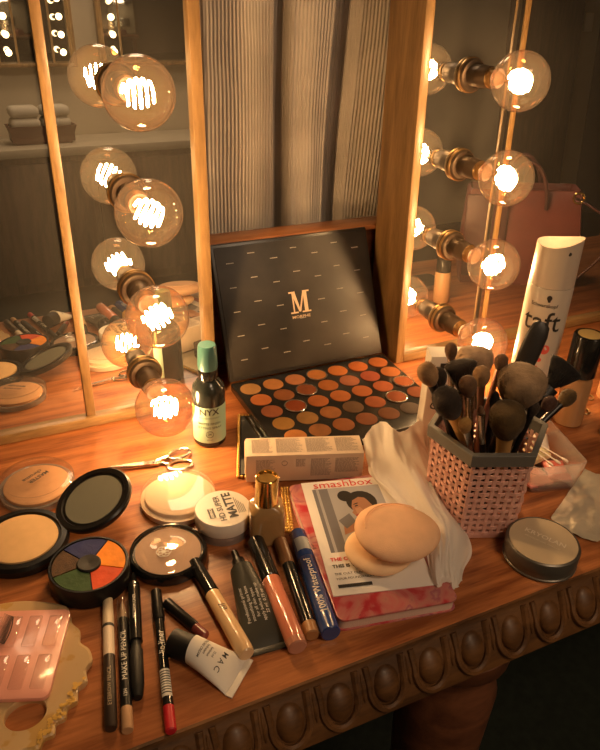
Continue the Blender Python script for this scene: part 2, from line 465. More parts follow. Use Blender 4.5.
for xx, side in ((.1572, 'left mirror'), (.5870, 'right mirror')):
    for i in range(4):
        extra = {('left mirror', 0): 'with its coiled filament clearly visible', ('left mirror', 3): 'just above the scissors', ('right mirror', 3): 'just above the make-up brushes'}.get((side, i), 'of the column')
        make_bulb(xx, .375-.1068*i, f'lit amber globe bulb, {ordn[i]} on the {side}, {extra}', seed=[0, .5, -.4, .25][i]+(.2 if xx > .4 else 0))

# ------------------------------------------------------------------ the far side of the room, seen in the mirrors
cab = thing('base_cabinet', 'long dark wooden base cabinet with pale worktop, reflected in the left mirror', 'cabinet', (.6, -2.42, -.715))
MB().box((0, 0, .33), (3.4, .50, .66), .003).build('carcass', M['cabinet'], cab)
MB().box((0, .01, .68), (3.44, .54, .04), .004).build('worktop', mat('pale_worktop', (.44, .39, .31), .45, var=.08, scale=6), cab)
for i in range(6):
    d = MB().box((-1.4+.56*i, .258, .34), (.53, .018, .58), .003).build('door', M['cabinet'], cab)
    MB().tube([(-1.6+.56*i, .265, .5), (-1.6+.56*i, .285, .5), (-1.6+.56*i, .285, .38), (-1.6+.56*i, .265, .38)], .004).build('handle', M['bronze'], d)
ba = thing('basket', 'brown oblong basket holding rolled pale towels, reflected in the left mirror', 'basket', (.41, -2.40, -.014))
mb = MB()
mb.rings([[Vector((sx*w, sy*d, z)) for sx, sy in ((-1, -1), (1, -1), (1, 1), (-1, 1))] for w, d, z in ((.13, .09, 0), (.16, .11, .085), (.15, .10, .085), (.146, .097, .010))])
mb.build('body', mat('brown_wicker', (.12, .05, .035), .7, bump=.5, bscale=120), ba)
for i in range(2):
    for j in range(3):
        tw = thing('towel', f'pale folded towel, {["bottom","middle","top"][j]} of the {["first","second"][i]} stack in the basket', 'towel', (.338+.144*i, -2.40, -.002+.054*j+(.001 if j else 0)), .0, 'towels in the basket')
        MB().box((0, 0, .027), (.138, .17, .052), .022, seg=4).build('cloth', mat('towel_cloth', (.62, .57, .48), .95, bump=.5, bscale=500), tw)
M['farbulb'] = emit('far_bulb', (1, .70, .36), 9.)
def far_mirror(x0, x1, cols, label):
    t = thing('wall_mirror', label, 'mirror', ((x0+x1)/2, -2.69, .335)); w = x1-x0; h = .50
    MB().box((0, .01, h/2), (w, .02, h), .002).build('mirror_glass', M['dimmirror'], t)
    f = MB()
    for xx in (-w/2, w/2): f.box((xx, .02, h/2), (.018, .05, h+.02), .002)
    for zz in (0, h): f.box((0, .02, zz), (w, .05, .018), .002)
    f.build('frame', M['frame'], t)
    for c in cols:
        for s in (-.045, .045):
            MB().box((c-(x0+x1)/2+s, .024, h/2), (.010, .012, h-.02)).build('divider_bar', M['frame'], t)
        for k in range(4):
            b = thing('light_bulb', 'tiny lit bulb on a mirror across the room, seen as reflection', 'light bulb', (c, -2.66, .395+.082*k), 0, 'bulbs of the reflected mirrors')
            MB().lathe([(.010, 0), (.010, .03)], 12, RX(-PI/2)).build('socket', M['bronze'], b)
            MB().sphere((0, .042, 0), .016, 16, 10).build('glass_globe', M['farbulb'], b)
far_mirror(.04, .66, [.335, .600], 'far wall mirror with two bulb columns, reflected at the top left')
far_mirror(.80, 1.40, [.862], 'far wall mirror with one bulb column, reflected behind the topmost left bulb')
sw = tag(MB().box((0, 0, 0), (.08, .012, .12), .004).build('light_switch', M['white']), 'white light switch plate on the far wall, reflected top right', 'switch'); sw.location = (4.24, -2.693, .56)

# ------------------------------------------------------------------ hand bag on the table, seen in the right mirror
bag = thing('handbag', 'dusty pink leather handbag with loop handles, reflected in the right mirror', 'bag', (.83, .475, 0), R(36))
M['bagleather'] = mat('pink_leather', (.22, .062, .055), .42, var=.1, scale=30, bump=.2, bscale=250)
M['bagdark'] = mat('dark_pink_leather', (.095, .03, .03), .45, var=.1, scale=30)
mb = MB(); rg = []
for z, dx, dy in ((0, 0, 0), (.02, .004, .006), (.10, .0, .0), (.168, -.006, -.012), (.172, -.010, -.016), (.16, -.014, -.02)):
    w, d = .112+dx, .055+dy
    rg.append([Vector((.095+w*sx*(1 if abs(sx) < 1 else .94), -.055+d*sy, z)) for sx, sy in ((-1, -.7), (-.9, -1), (.9, -1), (1, -.7), (1, .7), (.9, 1), (-.9, 1), (-1, .7))])
mb.rings(rg, caps=(True, True)); mb.build('body', M['bagleather'], bag, sharp=40)
MB().box((.03, .004, .09), (.075, .008, .15), .004).build('side_panel', M['bagdark'], bag)
for yy in (.0, -.10):
    MB().tube([(.060+.036*(1-math.cos(PI*k/16)), yy, .14+.082*math.sin(PI*k/16)) for k in range(17)], .0036).build('handle', M['bagdark'], bag)
MB().tube([(.175+.07*math.sin(PI*k/16*.9), .004+.02*math.sin(PI*k/16), .165-.15*k/16+.02*math.sin(PI*k/16)) for k in range(17)], .0024).build('strap', M['bagdark'], bag)
for k in (0, .5):
    MB().tube([(.182+.11*k+.009*math.cos(a), .016, .165-.12*k+.009*math.sin(a)) for a in [2*PI*i/14 for i in range(14)]], .0022, 6, True).build('buckle_ring', M['gold'], bag)

# ------------------------------------------------------------------ setting spray bottle
p = at(210, 439)
sp = thing('setting_spray_bottle', 'dark setting spray bottle with mint label and teal cap', 'bottle', p, face_rot(p))
MB().lathe([(.0165, 0), (.0185, .002), (.0185, .068), (.0175, .074), (.013, .080), (.0095, .083), (.0095, .087)], 40).build('body', mat('dark_bottle', (.018, .022, .020), .16), sp)
MB().lathe([(.0105, .084), (.0108, .096), (.0100, .098)], 32).build('neck_collar', M['blackgloss'], sp)
MB().lathe([(.0108, .0955), (.0112, .100), (.0102, .122), (.0092, .1245), (0, .1245)], 32).build('cap', mat('teal_cap', (.06, .17, .155), .35, coat=.1), sp)
lb = MB(); rg = []
for z in (.007, .054):
    rg.append([on_cyl_z(.0188, z)(.0188*(-2.2+4.4*k/40), 0) for k in range(41)])
lb.rings(rg, closed=False, caps=(False, False)); lb.build('label', mat('mint_label', (.36, .54, .40), .45), sp)
tx = MB()
add_text(tx, 'NYX', .011, on_cyl_z(.0190, .048), .02)
add_text(tx, 'PROFESSIONAL MAKEUP', .0022, on_cyl_z(.0190, .0405))
add_text(tx, 'MATTE FINISH', .0042, on_cyl_z(.0190, .033), .01); add_text(tx, 'SETTING SPRAY', .0042, on_cyl_z(.0190, .0275), .01)
add_text(tx, '24', .004, on_cyl_z(.0190, .019), .02); add_text(tx, '60 ml', .003, on_cyl_z(.0190, .0115))
f = on_cyl_z(.0190, .019)
tx.tube([f(.0042*math.cos(2*PI*k/20), .0042*math.sin(2*PI*k/20)) for k in range(20)], .00025, 4, True)
tx.build('lettering', M['printdark'], sp, recalc=False)

# ------------------------------------------------------------------ gold-beaded mirror tile (lies under palette and carton)
a, b = Vector((.2568, .6858, 0)), Vector((.2129, .5736, 0))
ex = (a-b).normalized(); ey = Vector((ex.y, -ex.x, 0)); Lb = (a-b).length
bt = thing('beaded_mirror_tray', 'small mirror tray with gold beaded border under the carton and palette', 'tray', mw=frame_m(b, ex, -ey, Vector((0, 0, 1))))
MB().box((Lb/2, -.0425, .0011), (Lb, .085, .0022)).build('base', M['blackmatte'], bt)
MB().box((Lb/2, -.0425, .0025), (Lb-.006, .079, .0006)).build('mirror_glass', M['mirror_small'], bt)
mb = MB(); n = int(Lb/.0042)
for k in range(n+1):
    for yy in (0, -.085): mb.sphere((Lb*k/n, yy, .0019), .0021, 8, 6)
n2 = 20
for k in range(1, n2):
    for xx in (0, Lb): mb.sphere((xx, -.085*k/n2, .0016), .0016 if k > 3 else .002, 8, 6)
mb.build('beaded_border', M['goldbead'], bt)

# ------------------------------------------------------------------ eyeshadow palette
PX0, PX1, HY, PD, PZ = .2665, .4930, .742, .172, .0034
pal = thing('eyeshadow_palette', 'open black eyeshadow palette of warm brown and orange shades', 'palette', (PX0, HY, PZ))
W = PX1-PX0
MB().box((W/2, -PD/2, .0055), (W, PD, .011), .002).build('tray', mat('palette_black', (.014, .013, .012), .22), pal)
shade = [['b5854f', 'bd7d45', 'bf7b50', 'c47a3e', 'd0793a', 'cf7036', 'bb6833'],
         ['c9743c', '9a5c34', '8e4c2a', 'b56a34', 'b56e4e', 'b0583c', 'c5743c'],
         ['a9623f', 'a04a22', 'bb6a35', 'bd6c36', 'bd6a38', 'b9633a', 'b86438'],
         ['b98642', 'a97b45', 'a5683a', '6e5138', 'a55a34', '9e5330', '93502e'],
         ['c07a3e', '956035', '94582f', '875031', '7c4d30', '5e5048', '4d4440']]
for j in range(5):
    for i in range(7):
        px, py = .2852+.0314*i+.0023*j-PX0, .7194-.0292*j+.0003*i-HY
        c = shade[j][i]
        lc_ = lin(c); av = sum(lc_[:3])/3
        pm = mat('shadow_'+c, [(v*.98+av*.02)*.62 for v in lc_[:3]], .75, spec=.2, var=.10, scale=90, bump=.15, bscale=700)
        q = MB().lathe([(.0131, 0), (.0131, .0008), (.0122, .0011), (0, .0011)], 30, T(Vector((px, py, .0109)))).build('eyeshadow_pan', pm, pal)
        if (i, j) in ((3, 0), (2, 1), (1, 2), (6, 2), (5, 3)):
            rg = []
            for k in range(33):
                a = 2*PI*k/32; w = .0016+.0014*abs(noise.noise((a*2.3+i, j, 0)))
                if k == 32: w = rg0
                if k == 0: rg0 = w
                rg.append([Vector((px+(.0124+dr_)*math.cos(a), py+(.0124+dr_)*math.sin(a), .0123+dz)) for dr_, dz in ((0, 0), (w*.5, .0007*random.random()), (w, 0))])
            MB().rings(rg, closed=False, caps=(False, False)).build('torn_foil', M['steel'], q, label='torn silver foil edge')
TH = R(65.5)
lm = T(Vector((0, -.001, .0125))) @ Matrix(((1, 0, 0, 0), (0, math.cos(TH), -math.sin(TH), 0), (0, math.sin(TH), math.cos(TH), 0), (0, 0, 0, 1)))
LD = .176
lid = MB().box((W/2, LD/2, -.005), (W, LD, .008), .002, lm).build('lid', mat('lid_black', (.016, .015, .014), .3), pal)
MB().box((W/2, LD/2, -.0004), (W-.010, LD-.010, .0012), .0004, lm).build('inner_film', mat('lid_film', (.026, .022, .018), .45, var=.5, scale=16, spec=.35), lid)
z = .0004; M['shadename'] = mat('silver_print', (.34, .31, .27), .4)
for j in range(5):
    for i in range(7):
        if (i, j) == (3, 2): continue
        cx, cyy = W/2+(i-3)*.0300, LD/2+.004+(2-j)*.0310+(.006 if i % 2 else -.004)
        tx = MB(); x = -.0045
        while x < .0045:
            w = random.uniform(.0006, .0013)
            tx.poly([(cx+x, cyy-.0006), (cx+x+w, cyy-.0006), (cx+x+w, cyy+.0006), (cx+x, cyy+.0006)], z, lm); x += w+.0004
        tx.build('shade_name', M['shadename'], lid, recalc=False)
tx = MB(); mc_ = lm @ T(Vector((W/2-.002, LD/2+.0005, z+.0001)))
def pg(pts): tx.poly([(x*.032, y*.032) for x, y in pts], 0, mc_)
pg([(-.44, -.45), (-.10, -.45), (-.10, -.39), (-.44, -.39)]); pg([(.08, -.45), (.48, -.45), (.48, -.39), (.08, -.39)])
pg([(-.44, .39), (-.16, .39), (-.16, .45), (-.44, .45)]); pg([(.18, .39), (.48, .39), (.48, .45), (.18, .45)])
pg([(-.31, -.39), (-.25, -.39), (-.25, .39), (-.31, .39)]); pg([(.20, -.39), (.36, -.39), (.36, .39), (.20, .39)])
pg([(-.32, .39), (-.06, -.40), (.02, -.40), (-.16, .39)]); pg([(-.06, -.40), (.02, -.40), (.24, .39), (.18, .39)])
add_text(tx, 'MORPHE', .0052, flat(mc_ @ T(Vector((0, -.0195, 0)))), .01, sx=1.3)
tx.build('lettering', mat('gold_print', (.62, .45, .30), .4), lid, recalc=False)

# ------------------------------------------------------------------ cream carton
b0, b1 = Vector((.2172, .5590, 0)), Vector((.3349, .5176, 0))
ex = (b1-b0).normalized(); ey = Vector((-ex.y, ex.x, 0)); BL = (b1-b0).length
cb = thing('cosmetic_carton', 'long cream cardboard cosmetics carton with fine grey print', 'box', mw=frame_m(b0+Vector((0, 0, .0034)), ex, ey, Vector((0, 0, 1))))
MB().box((BL/2, .0165, .0170), (BL, .033, .034), .0008).build('carton', M['carton'], cb)
MB().box((-.0006, .0165, .0172), (.0012, .030, .030), .0004).build('end_flap', M['carton'], cb)
tx = MB()
def par(x0, x1, y0, y1, h, m):
    y = y1
    while y > y0:
        x = x0
        xe = x1 - random.random()*(x1-x0)*.3
        while x < xe:
            w = random.uniform(.0008, .004); tx.poly([(x, y), (min(x+w, x1), y), (min(x+w, x1), y+h), (x, y+h)], 0, m); x += w+.0006
        y -= h*2.1
mtop = T(Vector((0, 0, .0342))); mfr = T(Vector((0, -.0002, 0))) @ RX(PI/2)
for x0, x1 in ((.006, .028), (.032, .060), (.064, .092), (.096, .120)):
    par(x0, x1, .004, .029, .0006, mtop)
par(.010, .030, .006, .028, .0006, mfr); par(.052, .062, .018, .028, .0006, mfr); par(.068, .090, .006, .028, .0006, mfr); par(.094, .120, .010, .028, .0006, mfr)
tx.tube([mfr @ Vector((.040+.003*math.cos(2*PI*k/16), .024+.003*math.sin(2*PI*k/16), .0001)) for k in range(16)], .0003, 4, True)
tx.build('printed_text', M['print'], cb, recalc=False)

# ------------------------------------------------------------------ round compacts
def disc(px, py, z): p = at(px, py, z); return Vector((p.x, p.y, 0))
p = disc(36, 480, .015)
mc = thing('clear_lid_compact', 'round tan powder compact with clear lid and dark lettering, beside the mirror', 'compact', p, face_rot(p))
MB().lathe([(.034, 0), (.0365, .001), (.0375, .008), (.036, .008), (.0345, .0065), (0, .0065)], 48).build('base', M['clearmilk'], mc)
MB().lathe([(.0325, .0065), (.0325, .0095), (.031, .0105), (0, .0105)], 48).build('powder', mat('tan_powder', (.64, .35, .18), .75, var=.06, scale=120), mc)
MB().lathe([(.0375, .0082), (.0382, .010), (.0378, .0165), (.0365, .018), (.032, .0184), (.0315, .0172), (0, .0172)], 48, caps=(False, True)).build('clear_lid', M['clear'], mc)
tx = MB(); fm = T(Vector((0, 0, .0187)))
add_text(tx, 'MASTER', .0066, flat(fm @ RZ(R(214)) @ T(Vector((-.002, .002, 0)))), .03)
add_text(tx, 'chrome', .0074, flat(fm @ RZ(R(214)) @ T(Vector((.000, -.005, 0)))), .02)
tx.build('lettering', M['printdark'], mc, recalc=False)

p = disc(21.5, 537, .013)
q = disc(92, 500, .022)
e = (q-p); e.z = 0; e.normalize()
oc = thing('open_powder_compact', 'open black compact with beige pressed powder and mirror in its lid', 'compact', p, math.atan2(e.y, e.x))
MB().lathe([(.037, 0), (.0415, .002), (.0425, .009), (.0405, .0125), (.0355, .0128), (.0345, .0105), (0, .0105)], 56).build('base', M['black'], oc)
MB().lathe([(.0325, .0104), (.0322, .0122), (.029, .0130), (0, .0132)], 48).build('powder', mat('beige_powder', (.68, .43, .20), .75, var=.04, scale=100), oc)
al = R(20)
lc = T(Vector((.0395, 0, .010))) @ RY(-al) @ T(Vector((.0350, -.002, 0)))
ld = MB().lathe([(.030, -.006), (.036, -.004), (.0385, .0), (.0385, .003), (.0368, .0045), (.0325, .0040), (.0315, .002), (0, .002)], 56, lc).build('lid', M['black'], oc)
MB().lathe([(.0290, .0019), (.0288, .0027), (0, .0027)], 48, lc).build('lid_mirror', mat('lid_mirror', (.27, .27, .215), .22, .35), ld)  # grey colour stands in for the room reflected in the lid
MB().box((.040, 0, .0095), (.010, .022, .007), .002).build('hinge', M['black'], oc)

# face paint wheel
p = disc(90, 567, .021)
p += Vector((-.0002, .004, 0))
fp = thing('face_paint_wheel', 'round black pot of five coloured face-paint wedges around a black knob', 'face paint', p, 0)
MB().lathe([(.0315, 0), (.0345, .003), (.0345, .0205), (.0338, .022), (.0322, .022), (.0318, .0195), (0, .0195)], 56).build('pot', M['black'], fp)
cols = [('navy', (.018, .024, .11), 42, 118, None), ('orange', (.85, .27, .02), -38, 42, None), ('red_orange', (.62, .075, .02), -102, -38, None), ('dark_green', (.035, .075, .025), -178, -102, None), ('glitter_brown', (.075, .04, .02), 118, 182, 1)]
off_a = 6
for nm, c, a0, a1, gl in cols:
    pts = [(.0085*math.cos(R(off_a+a)), .0085*math.sin(R(off_a+a))) for a in (a0+3, (a0+a1)/2, a1-3)]
    outp = [(.0312*math.cos(R(off_a+a1-1.2-(a1-a0-2.4)*k/12)), .0312*math.sin(R(off_a+a1-1.2-(a1-a0-2.4)*k/12))) for k in range(13)]
    MB().prism(pts+outp, .019, .0212).build('paint_wedge', mat('paint_'+nm, c, .6, spec=.2, var=.45 if gl else .15, scale=260 if gl else 60, bump=.5, bscale=200 if not gl else 900), fp, label=nm.replace('_', ' ')+' face paint')
MB().lathe([(.0105, .019), (.0105, .0222), (.0095, .0232), (.003, .0228), (0, .0222)], 32).build('knob', M['blackmatte'], fp)

# black-rimmed compact
p = disc(168, 549, .0125)
br = thing('black_rim_compact', 'round compact with black rim and glossy clear lid over mauve powder', 'compact', p, face_rot(p))
MB().lathe([(.033, 0), (.0355, .002), (.036, .009), (.0345, .0125), (.0325, .013), (.0315, .010), (0, .010)], 56).build('case', M['blackgloss'], br)
MB().lathe([(.0300, .0099), (.0300, .0108), (0, .0110)], 48).build('powder', mat('mauve_powder', (.46, .30, .22), .7, var=.05, scale=80), br)
MB().lathe([(.0318, .0118), (.029, .0124), (0, .0126)], 48, caps=(False, True)).build('clear_lid', clear('lid_window', (.985, .975, .96), (.8, .78, .74), gloss=.08, rough=.02), br)
tx = MB()
for k in range(6):
    a = 2*PI*k/6
    tx.tube([(-.004+.0034*math.cos(a)+.0034*math.cos(b_), -.003+.0034*math.sin(a)+.0034*math.sin(b_), .0129) for b_ in [2*PI*i/18 for i in range(18)]], .0003, 4, True)
tx.build('flower_logo', M['printlight'], br)

# clear round compact
p = disc(178, 490, .016)
cc = thing('clear_round_compact', 'closed round cream powder compact with shiny clear lid, below the scissors', 'compact', p, 0)
MB().lathe([(.034, 0), (.0375, .001), (.0382, .007), (.036, .0074), (0, .0072)], 56).build('base', mat('cream_plastic', (.78, .62, .46), .3, sss=.1), cc)
MB().lathe([(.0335, .0071), (.0335, .0115), (.032, .0125), (0, .0128)], 48).build('powder', mat('cream_powder', (.84, .64, .46), .7, var=.04), cc)
MB().lathe([(.0382, .0076), (.0386, .009), (.0372, .0152), (.0355, .0168), (.0325, .0172), (.0315, .016), (0, .0158)], 56, caps=(False, True)).build('clear_lid', clear('shiny_lid', (.99, .975, .95), (.84, .80, .74), gloss=.06, rough=.05, diff=.06), cc)

# white jar MATTE
p = disc(223, 508, .026)
jr = thing('powder_jar', 'white-lidded powder jar marked MATTE with clear pinkish base', 'jar', p, face_rot(p))
MB().lathe([(.024, 0), (.0264, .0012), (.0266, .011), (.0250, .0118)], 48).build('base', M['clearmilk'], jr)
MB().lathe([(.0215, .002), (.0215, .0095), (0, .0098)], 40).build('powder', mat('pale_powder', (.72, .52, .44), .8), jr)
MB().lathe([(.0270, .0112), (.0274, .0125), (.0274, .0245), (.0264, .026), (0, .0262)], 56).build('lid', M['white'], jr)
tx = MB(); fm = T(Vector((0, 0, .0265))) @ RZ(R(104))
add_text(tx, 'MATTE', .0118, flat(fm @ T(Vector((.002, -.0075, 0)))), .035)
add_text(tx, 'HD SUPER', .0082, flat(fm @ T(Vector((0, .0032, 0)))), .015)
tx.prism([(-.012, .0095), (.002, .0095), (.002, .0155), (-.012, .0155)], 0, .0001, fm)
for k in range(5):
    tx.poly([(-.012, -.0135-.0016*k), (.012-.003*k, -.0135-.0016*k), (.012-.003*k, -.0129-.0016*k), (-.012, -.0129-.0016*k)], 0, fm)
tx.build('lettering', M['printdark'], jr, recalc=False)
tx = MB(); add_text(tx, 'ESSENCE', .0034, flat(fm @ T(Vector((-.005, .0125, .0002)))), .02); tx.build('badge_lettering', M['printlight'], jr, recalc=False)

# ------------------------------------------------------------------ scissors
sc = thing('scissors', 'small silver nail scissors lying between compacts and spray bottle', 'scissors', (0, 0, 0))
piv = at(155, 462, .004); tip = at(103, 469.5, .003); tip2 = at(108, 468, .003)
def blade(tp, w, z):
    d = (piv-tp); d.z = 0; L_ = d.length; d.normalize(); nn = Vector((-d.y, d.x, 0))
    m = frame_m(Vector((tp.x, tp.y, z)), d, nn, Vector((0, 0, 1)))
    return MB().prism([(0, 0), (L_*.5, -w*.7), (L_+.004, -w), (L_+.006, w*.6), (L_*.5, w*.5)], -.0007, .0007, m, .0003)
blade(tip, .0042, .0022).build('blade', M['steel'], sc); blade(tip2, .0042, .0040).build('blade', M['steel'], sc)
def shank(pts_px, cpx, z, rx, ry, rot):
    c = at(cpx[0], cpx[1], z)
    m = T(Vector((c.x, c.y, z))) @ RZ(rot)
    mb = MB(); mb.tube([m @ Vector((rx*math.cos(2*PI*k/28), ry*math.sin(2*PI*k/28), 0)) for k in range(28)], .0017, 8, True)
    mb.tube([at(x_, y_, z) for x_, y_ in pts_px], .0018, 8); return mb
shank([(153, 462.5), (161, 459), (168, 456.5)], (179, 453.8), .0040, .0130, .0080, R(12)).build('finger_loop', M['steel'], sc)
shank([(153, 462), (162, 463), (168, 464)], (180, 465), .0022, .0135, .0085, R(-4)).build('finger_loop', M['steel'], sc)
MB().lathe([(.0026, .0014), (.0026, .0052), (.002, .0058), (0, .006)], 16, T(Vector((piv.x, piv.y, 0)))).build('pivot_screw', M['steel'], sc)

# ------------------------------------------------------------------ foundation bottle, gold cap
p = disc(266, 537, 0)
fb = thing('foundation_bottle', 'square glass foundation bottle with tall shiny gold cap', 'bottle', p, face_rot(p)+R(8))
def sq_ring(w, d, z, r, n=5):
    out = []
    for cx, cyy, a0 in ((w-r, d-r, 0), (-w+r, d-r, 90), (-w+r, -d+r, 180), (w-r, -d+r, 270)):
        for k in range(n): a = R(a0+90*k/(n-1)); out.append(Vector((cx+r*math.cos(a), cyy+r*math.sin(a), z)))
    return out
MB().rings([sq_ring(w, d, z, r) for w, d, z, r in ((.0150, .0125, 0, .004), (.0165, .0140, .0015, .005), (.0168, .0142, .030, .005), (.0160, .0135, .0385, .005), (.0120, .0115, .0425, .005), (.0100, .0100, .0440, .005))]).build('glass_body', mat('beige_foundation', (.40, .235, .095), .15, coat=.6, var=.08, scale=30), fb)
MB().lathe([(.0098, .0435), (.0108, .0445), (.0108, .0735), (.0100, .0745), (.0088, .0745), (.0080, .0725), (0, .0722)], 40).build('cap', M['gold'], fb)

# gold bead band
bb0, bb1 = at(284.5, 487, .003), at(289.5, 530, .003)
mb = MB(); d = bb1-bb0; d.z = 0; nn = Vector((-d.y, d.x, 0)).normalized()
for k in range(17):
    for j in (-1, 0, 1):
        c = bb0+d*(k/16)+nn*(.0031*j); mb.sphere((c.x, c.y, .0016), .0017 if j else .0019, 9, 6)
tag(mb.build('bead_bracelet', M['goldbead']), 'gold beaded band lying between foundation bottle and notebook', 'bracelet')

# ------------------------------------------------------------------ notebook, card, puffs
BLc, BRc, TLc = Vector((.2164, .3479, 0)), Vector((.3239, .3323, 0)), Vector((.2559, .5255, 0))
ex = (BRc-BLc); NW = ex.length; ex.normalize(); ey = Vector((-ex.y, ex.x, 0))
shear = (TLc-BLc).dot(ex); NH = (TLc-BLc).dot(ey)
nbm = frame_m(BLc, ex, ey, Vector((0, 0, 1)))
# the notebook is a rectangle, turned so that both measured sides fit
rotn = -math.atan2(shear, NH)*.6
nbm = nbm @ RZ(rotn)
nb = thing('notebook', 'pink and red marbled floral notebook under the printed card', 'notebook', mw=nbm)
def rrect(w, h, r, n=6, o=(0, 0)):
    return [(o[0]+v.x, o[1]+v.y) for v in [Vector((w/2, h/2, 0))+q_ for q_ in sq_ring(w/2, h/2, 0, r, n)]]
def floral():
    m = bpy.data.materials.new('floral_cover'); m.use_nodes = True; nt = m.node_tree; L = nt.links; b = nt.nodes['Principled BSDF']
    tc = nt.nodes.new('ShaderNodeTexCoord')
    n = nt.nodes.new('ShaderNodeTexNoise'); n.inputs['Scale'].default_value = 26; n.inputs['Detail'].default_value = 5; n.inputs['Distortion'].default_value = 1.6
    L.new(tc.outputs['Object'], n.inputs['Vector'])
    r = nt.nodes.new('ShaderNodeValToRGB'); e = r.color_ramp.elements
    e[0].position = .30; e[0].color = (.42, .015, .03, 1); e[1].position = .74; e[1].color = (.54, .30, .22, 1)
    for ps, c in ((.42, (.45, .04, .05)), (.50, (.52, .15, .14)), (.58, (.50, .20, .16)), (.64, (.36, .09, .13))):
        k = e.new(ps); k.color = c+(1,)
    L.new(n.outputs['Fac'], r.inputs['Fac'])
    n2 = nt.nodes.new('ShaderNodeTexNoise'); n2.inputs['Scale'].default_value = 30; n2.inputs['Detail'].default_value = 6; n2.inputs['Roughness'].default_value = .8
    mp = nt.nodes.new('ShaderNodeMapping'); mp.inputs['Location'].default_value = (3, 1, 0); L.new(tc.outputs['Object'], mp.inputs['Vector']); L.new(mp.outputs['Vector'], n2.inputs['Vector'])
    r2_ = nt.nodes.new('ShaderNodeValToRGB'); r2_.color_ramp.elements[0].position = .62; r2_.color_ramp.elements[1].position = .66
    L.new(n2.outputs['Fac'], r2_.inputs['Fac'])
    mx = nt.nodes.new('ShaderNodeMix'); mx.data_type = 'RGBA'; L.new(r2_.outputs['Color'], mx.inputs['Factor']); L.new(r.outputs['Color'], mx.inputs['A']); mx.inputs['B'].default_value = (.13, .025, .03, 1)
    L.new(mx.outputs['Result'], b.inputs['Base Color']); b.inputs['Roughness'].default_value = .3; b.inputs['Coat Weight'].default_value = .3
    return m
M['floral'] = floral()
MB().prism(rrect(NW, NH, .007), 0, .0016, bevel=.0005).build('back_cover', M['floral'], nb)
MB().prism(rrect(NW-.003, NH-.003, .006, o=(.001, .0015)), .0016, .0108).build('pages', mat('page_edges', (.70, .50, .42), .8, bump=.4, bscale=900), nb)
MB().prism(rrect(NW, NH, .007), .0108, .0132, bevel=.0006).build('front_cover', M['floral'], nb)

cz = .0134
cTL, cTR, cBR, cBL = [at(x, y, cz) for x, y in ((298, 485.5), (382, 475.5), (440, 583), (338, 598))]
o_ = cBL; ux = (cBR-cBL); vy = (cTL-cBL)
cw = (ux.length+(cTR-cTL).length)/2; ch = (vy.length+(cTR-cBR).length)/2
um = (cBR-cBL+cTR-cTL).normalized(); vm = Vector((-um.y, um.x, 0))
ctr = (cTL+cTR+cBR+cBL)/4
cm = frame_m(Vector((ctr.x, ctr.y, cz)), um, vm, Vector((0, 0, 1))) @ RZ(R(-2.5)) @ T(Vector((-cw/2, -ch/2, 0)))
cd_ = thing('promo_card', 'white glossy brand card with a portrait print and red lettering, on the notebook', 'card', mw=cm)
MB().box((cw/2, ch/2, .0003), (cw, ch, .0006)).build('card', mat('card_stock', (.82, .79, .74), .3, coat=.2), cd_)
pr = MB()
PM = [mat('photo_backdrop', (.40, .40, .42), .35), mat('photo_strip', (.17, .17, .19), .35), mat('photo_hair', (.018, .015, .014), .4), mat('photo_skin', (.42, .20, .11), .4), mat('photo_dress', (.14, .15, .18), .4), mat('photo_skin_light', (.55, .29, .17), .4), mat('photo_lips', (.38, .06, .05), .4)]
lay = [0]
def pp(mi, pts):
    pr.mi = mi; lay[0] += 1; pr.poly([(x*cw, y*ch) for x, y in pts], .00062+.000012*lay[0])
pp(0, [(.10, .33), (.86, .33), (.86, .92), (.10, .92)])
pp(1, [(.10, .33), (.27, .33), (.27, .92), (.10, .92)])
pp(0, [(.14, .33), (.17, .33), (.17, .92), (.14, .92)])
pp(4, [(.36, .33), (.86, .33), (.86, .50), (.74, .55), (.58, .54), (.42, .48)])
pp(3, [(.52, .50), (.68, .52), (.70, .62), (.52, .66)])
def ell(cx, cyy, rx, ry, rot=0, n=20): return [(cx+rx*math.cos(2*PI*k/n)*math.cos(rot)-ry*math.sin(2*PI*k/n)*math.sin(rot), cyy+rx*math.cos(2*PI*k/n)*math.sin(rot)+ry*math.sin(2*PI*k/n)*math.cos(rot)) for k in range(n)]
pp(2, ell(.60, .76, .17, .11)); pp(2, ell(.44, .83, .085, .055))
pp(3, [(.47, .72), (.50, .78), (.58, .81), (.68, .79), (.72, .73), (.70, .66), (.62, .60), (.54, .59), (.49, .62), (.455, .665), (.475, .68)])
pp(5, [(.50, .70), (.56, .71), (.60, .66), (.56, .62), (.51, .63)])
pp(2, ell(.525, .725, .022, .006, .2)); pp(2, ell(.525, .745, .032, .005, .2))
pp(6, ell(.505, .637, .022, .009, .3)); pp(2, [(.60, .84), (.74, .80), (.76, .66), (.72, .60), (.70, .72), (.66, .78)])
pp(3, [(.30, .47), (.44, .50), (.50, .58), (.42, .60), (.32, .56)]); pp(1, [(.28, .60), (.42, .66), (.46, .58), (.34, .52)])
pr.build('portrait_print', PM, cd_, recalc=False)
tx = MB(); z6 = .0012
add_text(tx, 'smashbox', .0150, flat(T(Vector((.46*cw, .955*ch, z6)))), .0, sx=1.05)
add_text(tx, 'THE ORIGINAL', .0058, flat(T(Vector((.07*cw, .27*ch, z6)))), .03, 'LEFT')
tx.build('red_lettering', M['red'], cd_, recalc=False)
tx = MB()
add_text(tx, 'THIS IS THE ONE', .0054, flat(T(Vector((.07*cw, .215*ch, z6)))), .03, 'LEFT')
add_text(tx, 'THE CULT CLASSIC THAT PERFECTS', .0036, flat(T(Vector((.07*cw, .155*ch, z6)))), 0, 'LEFT')
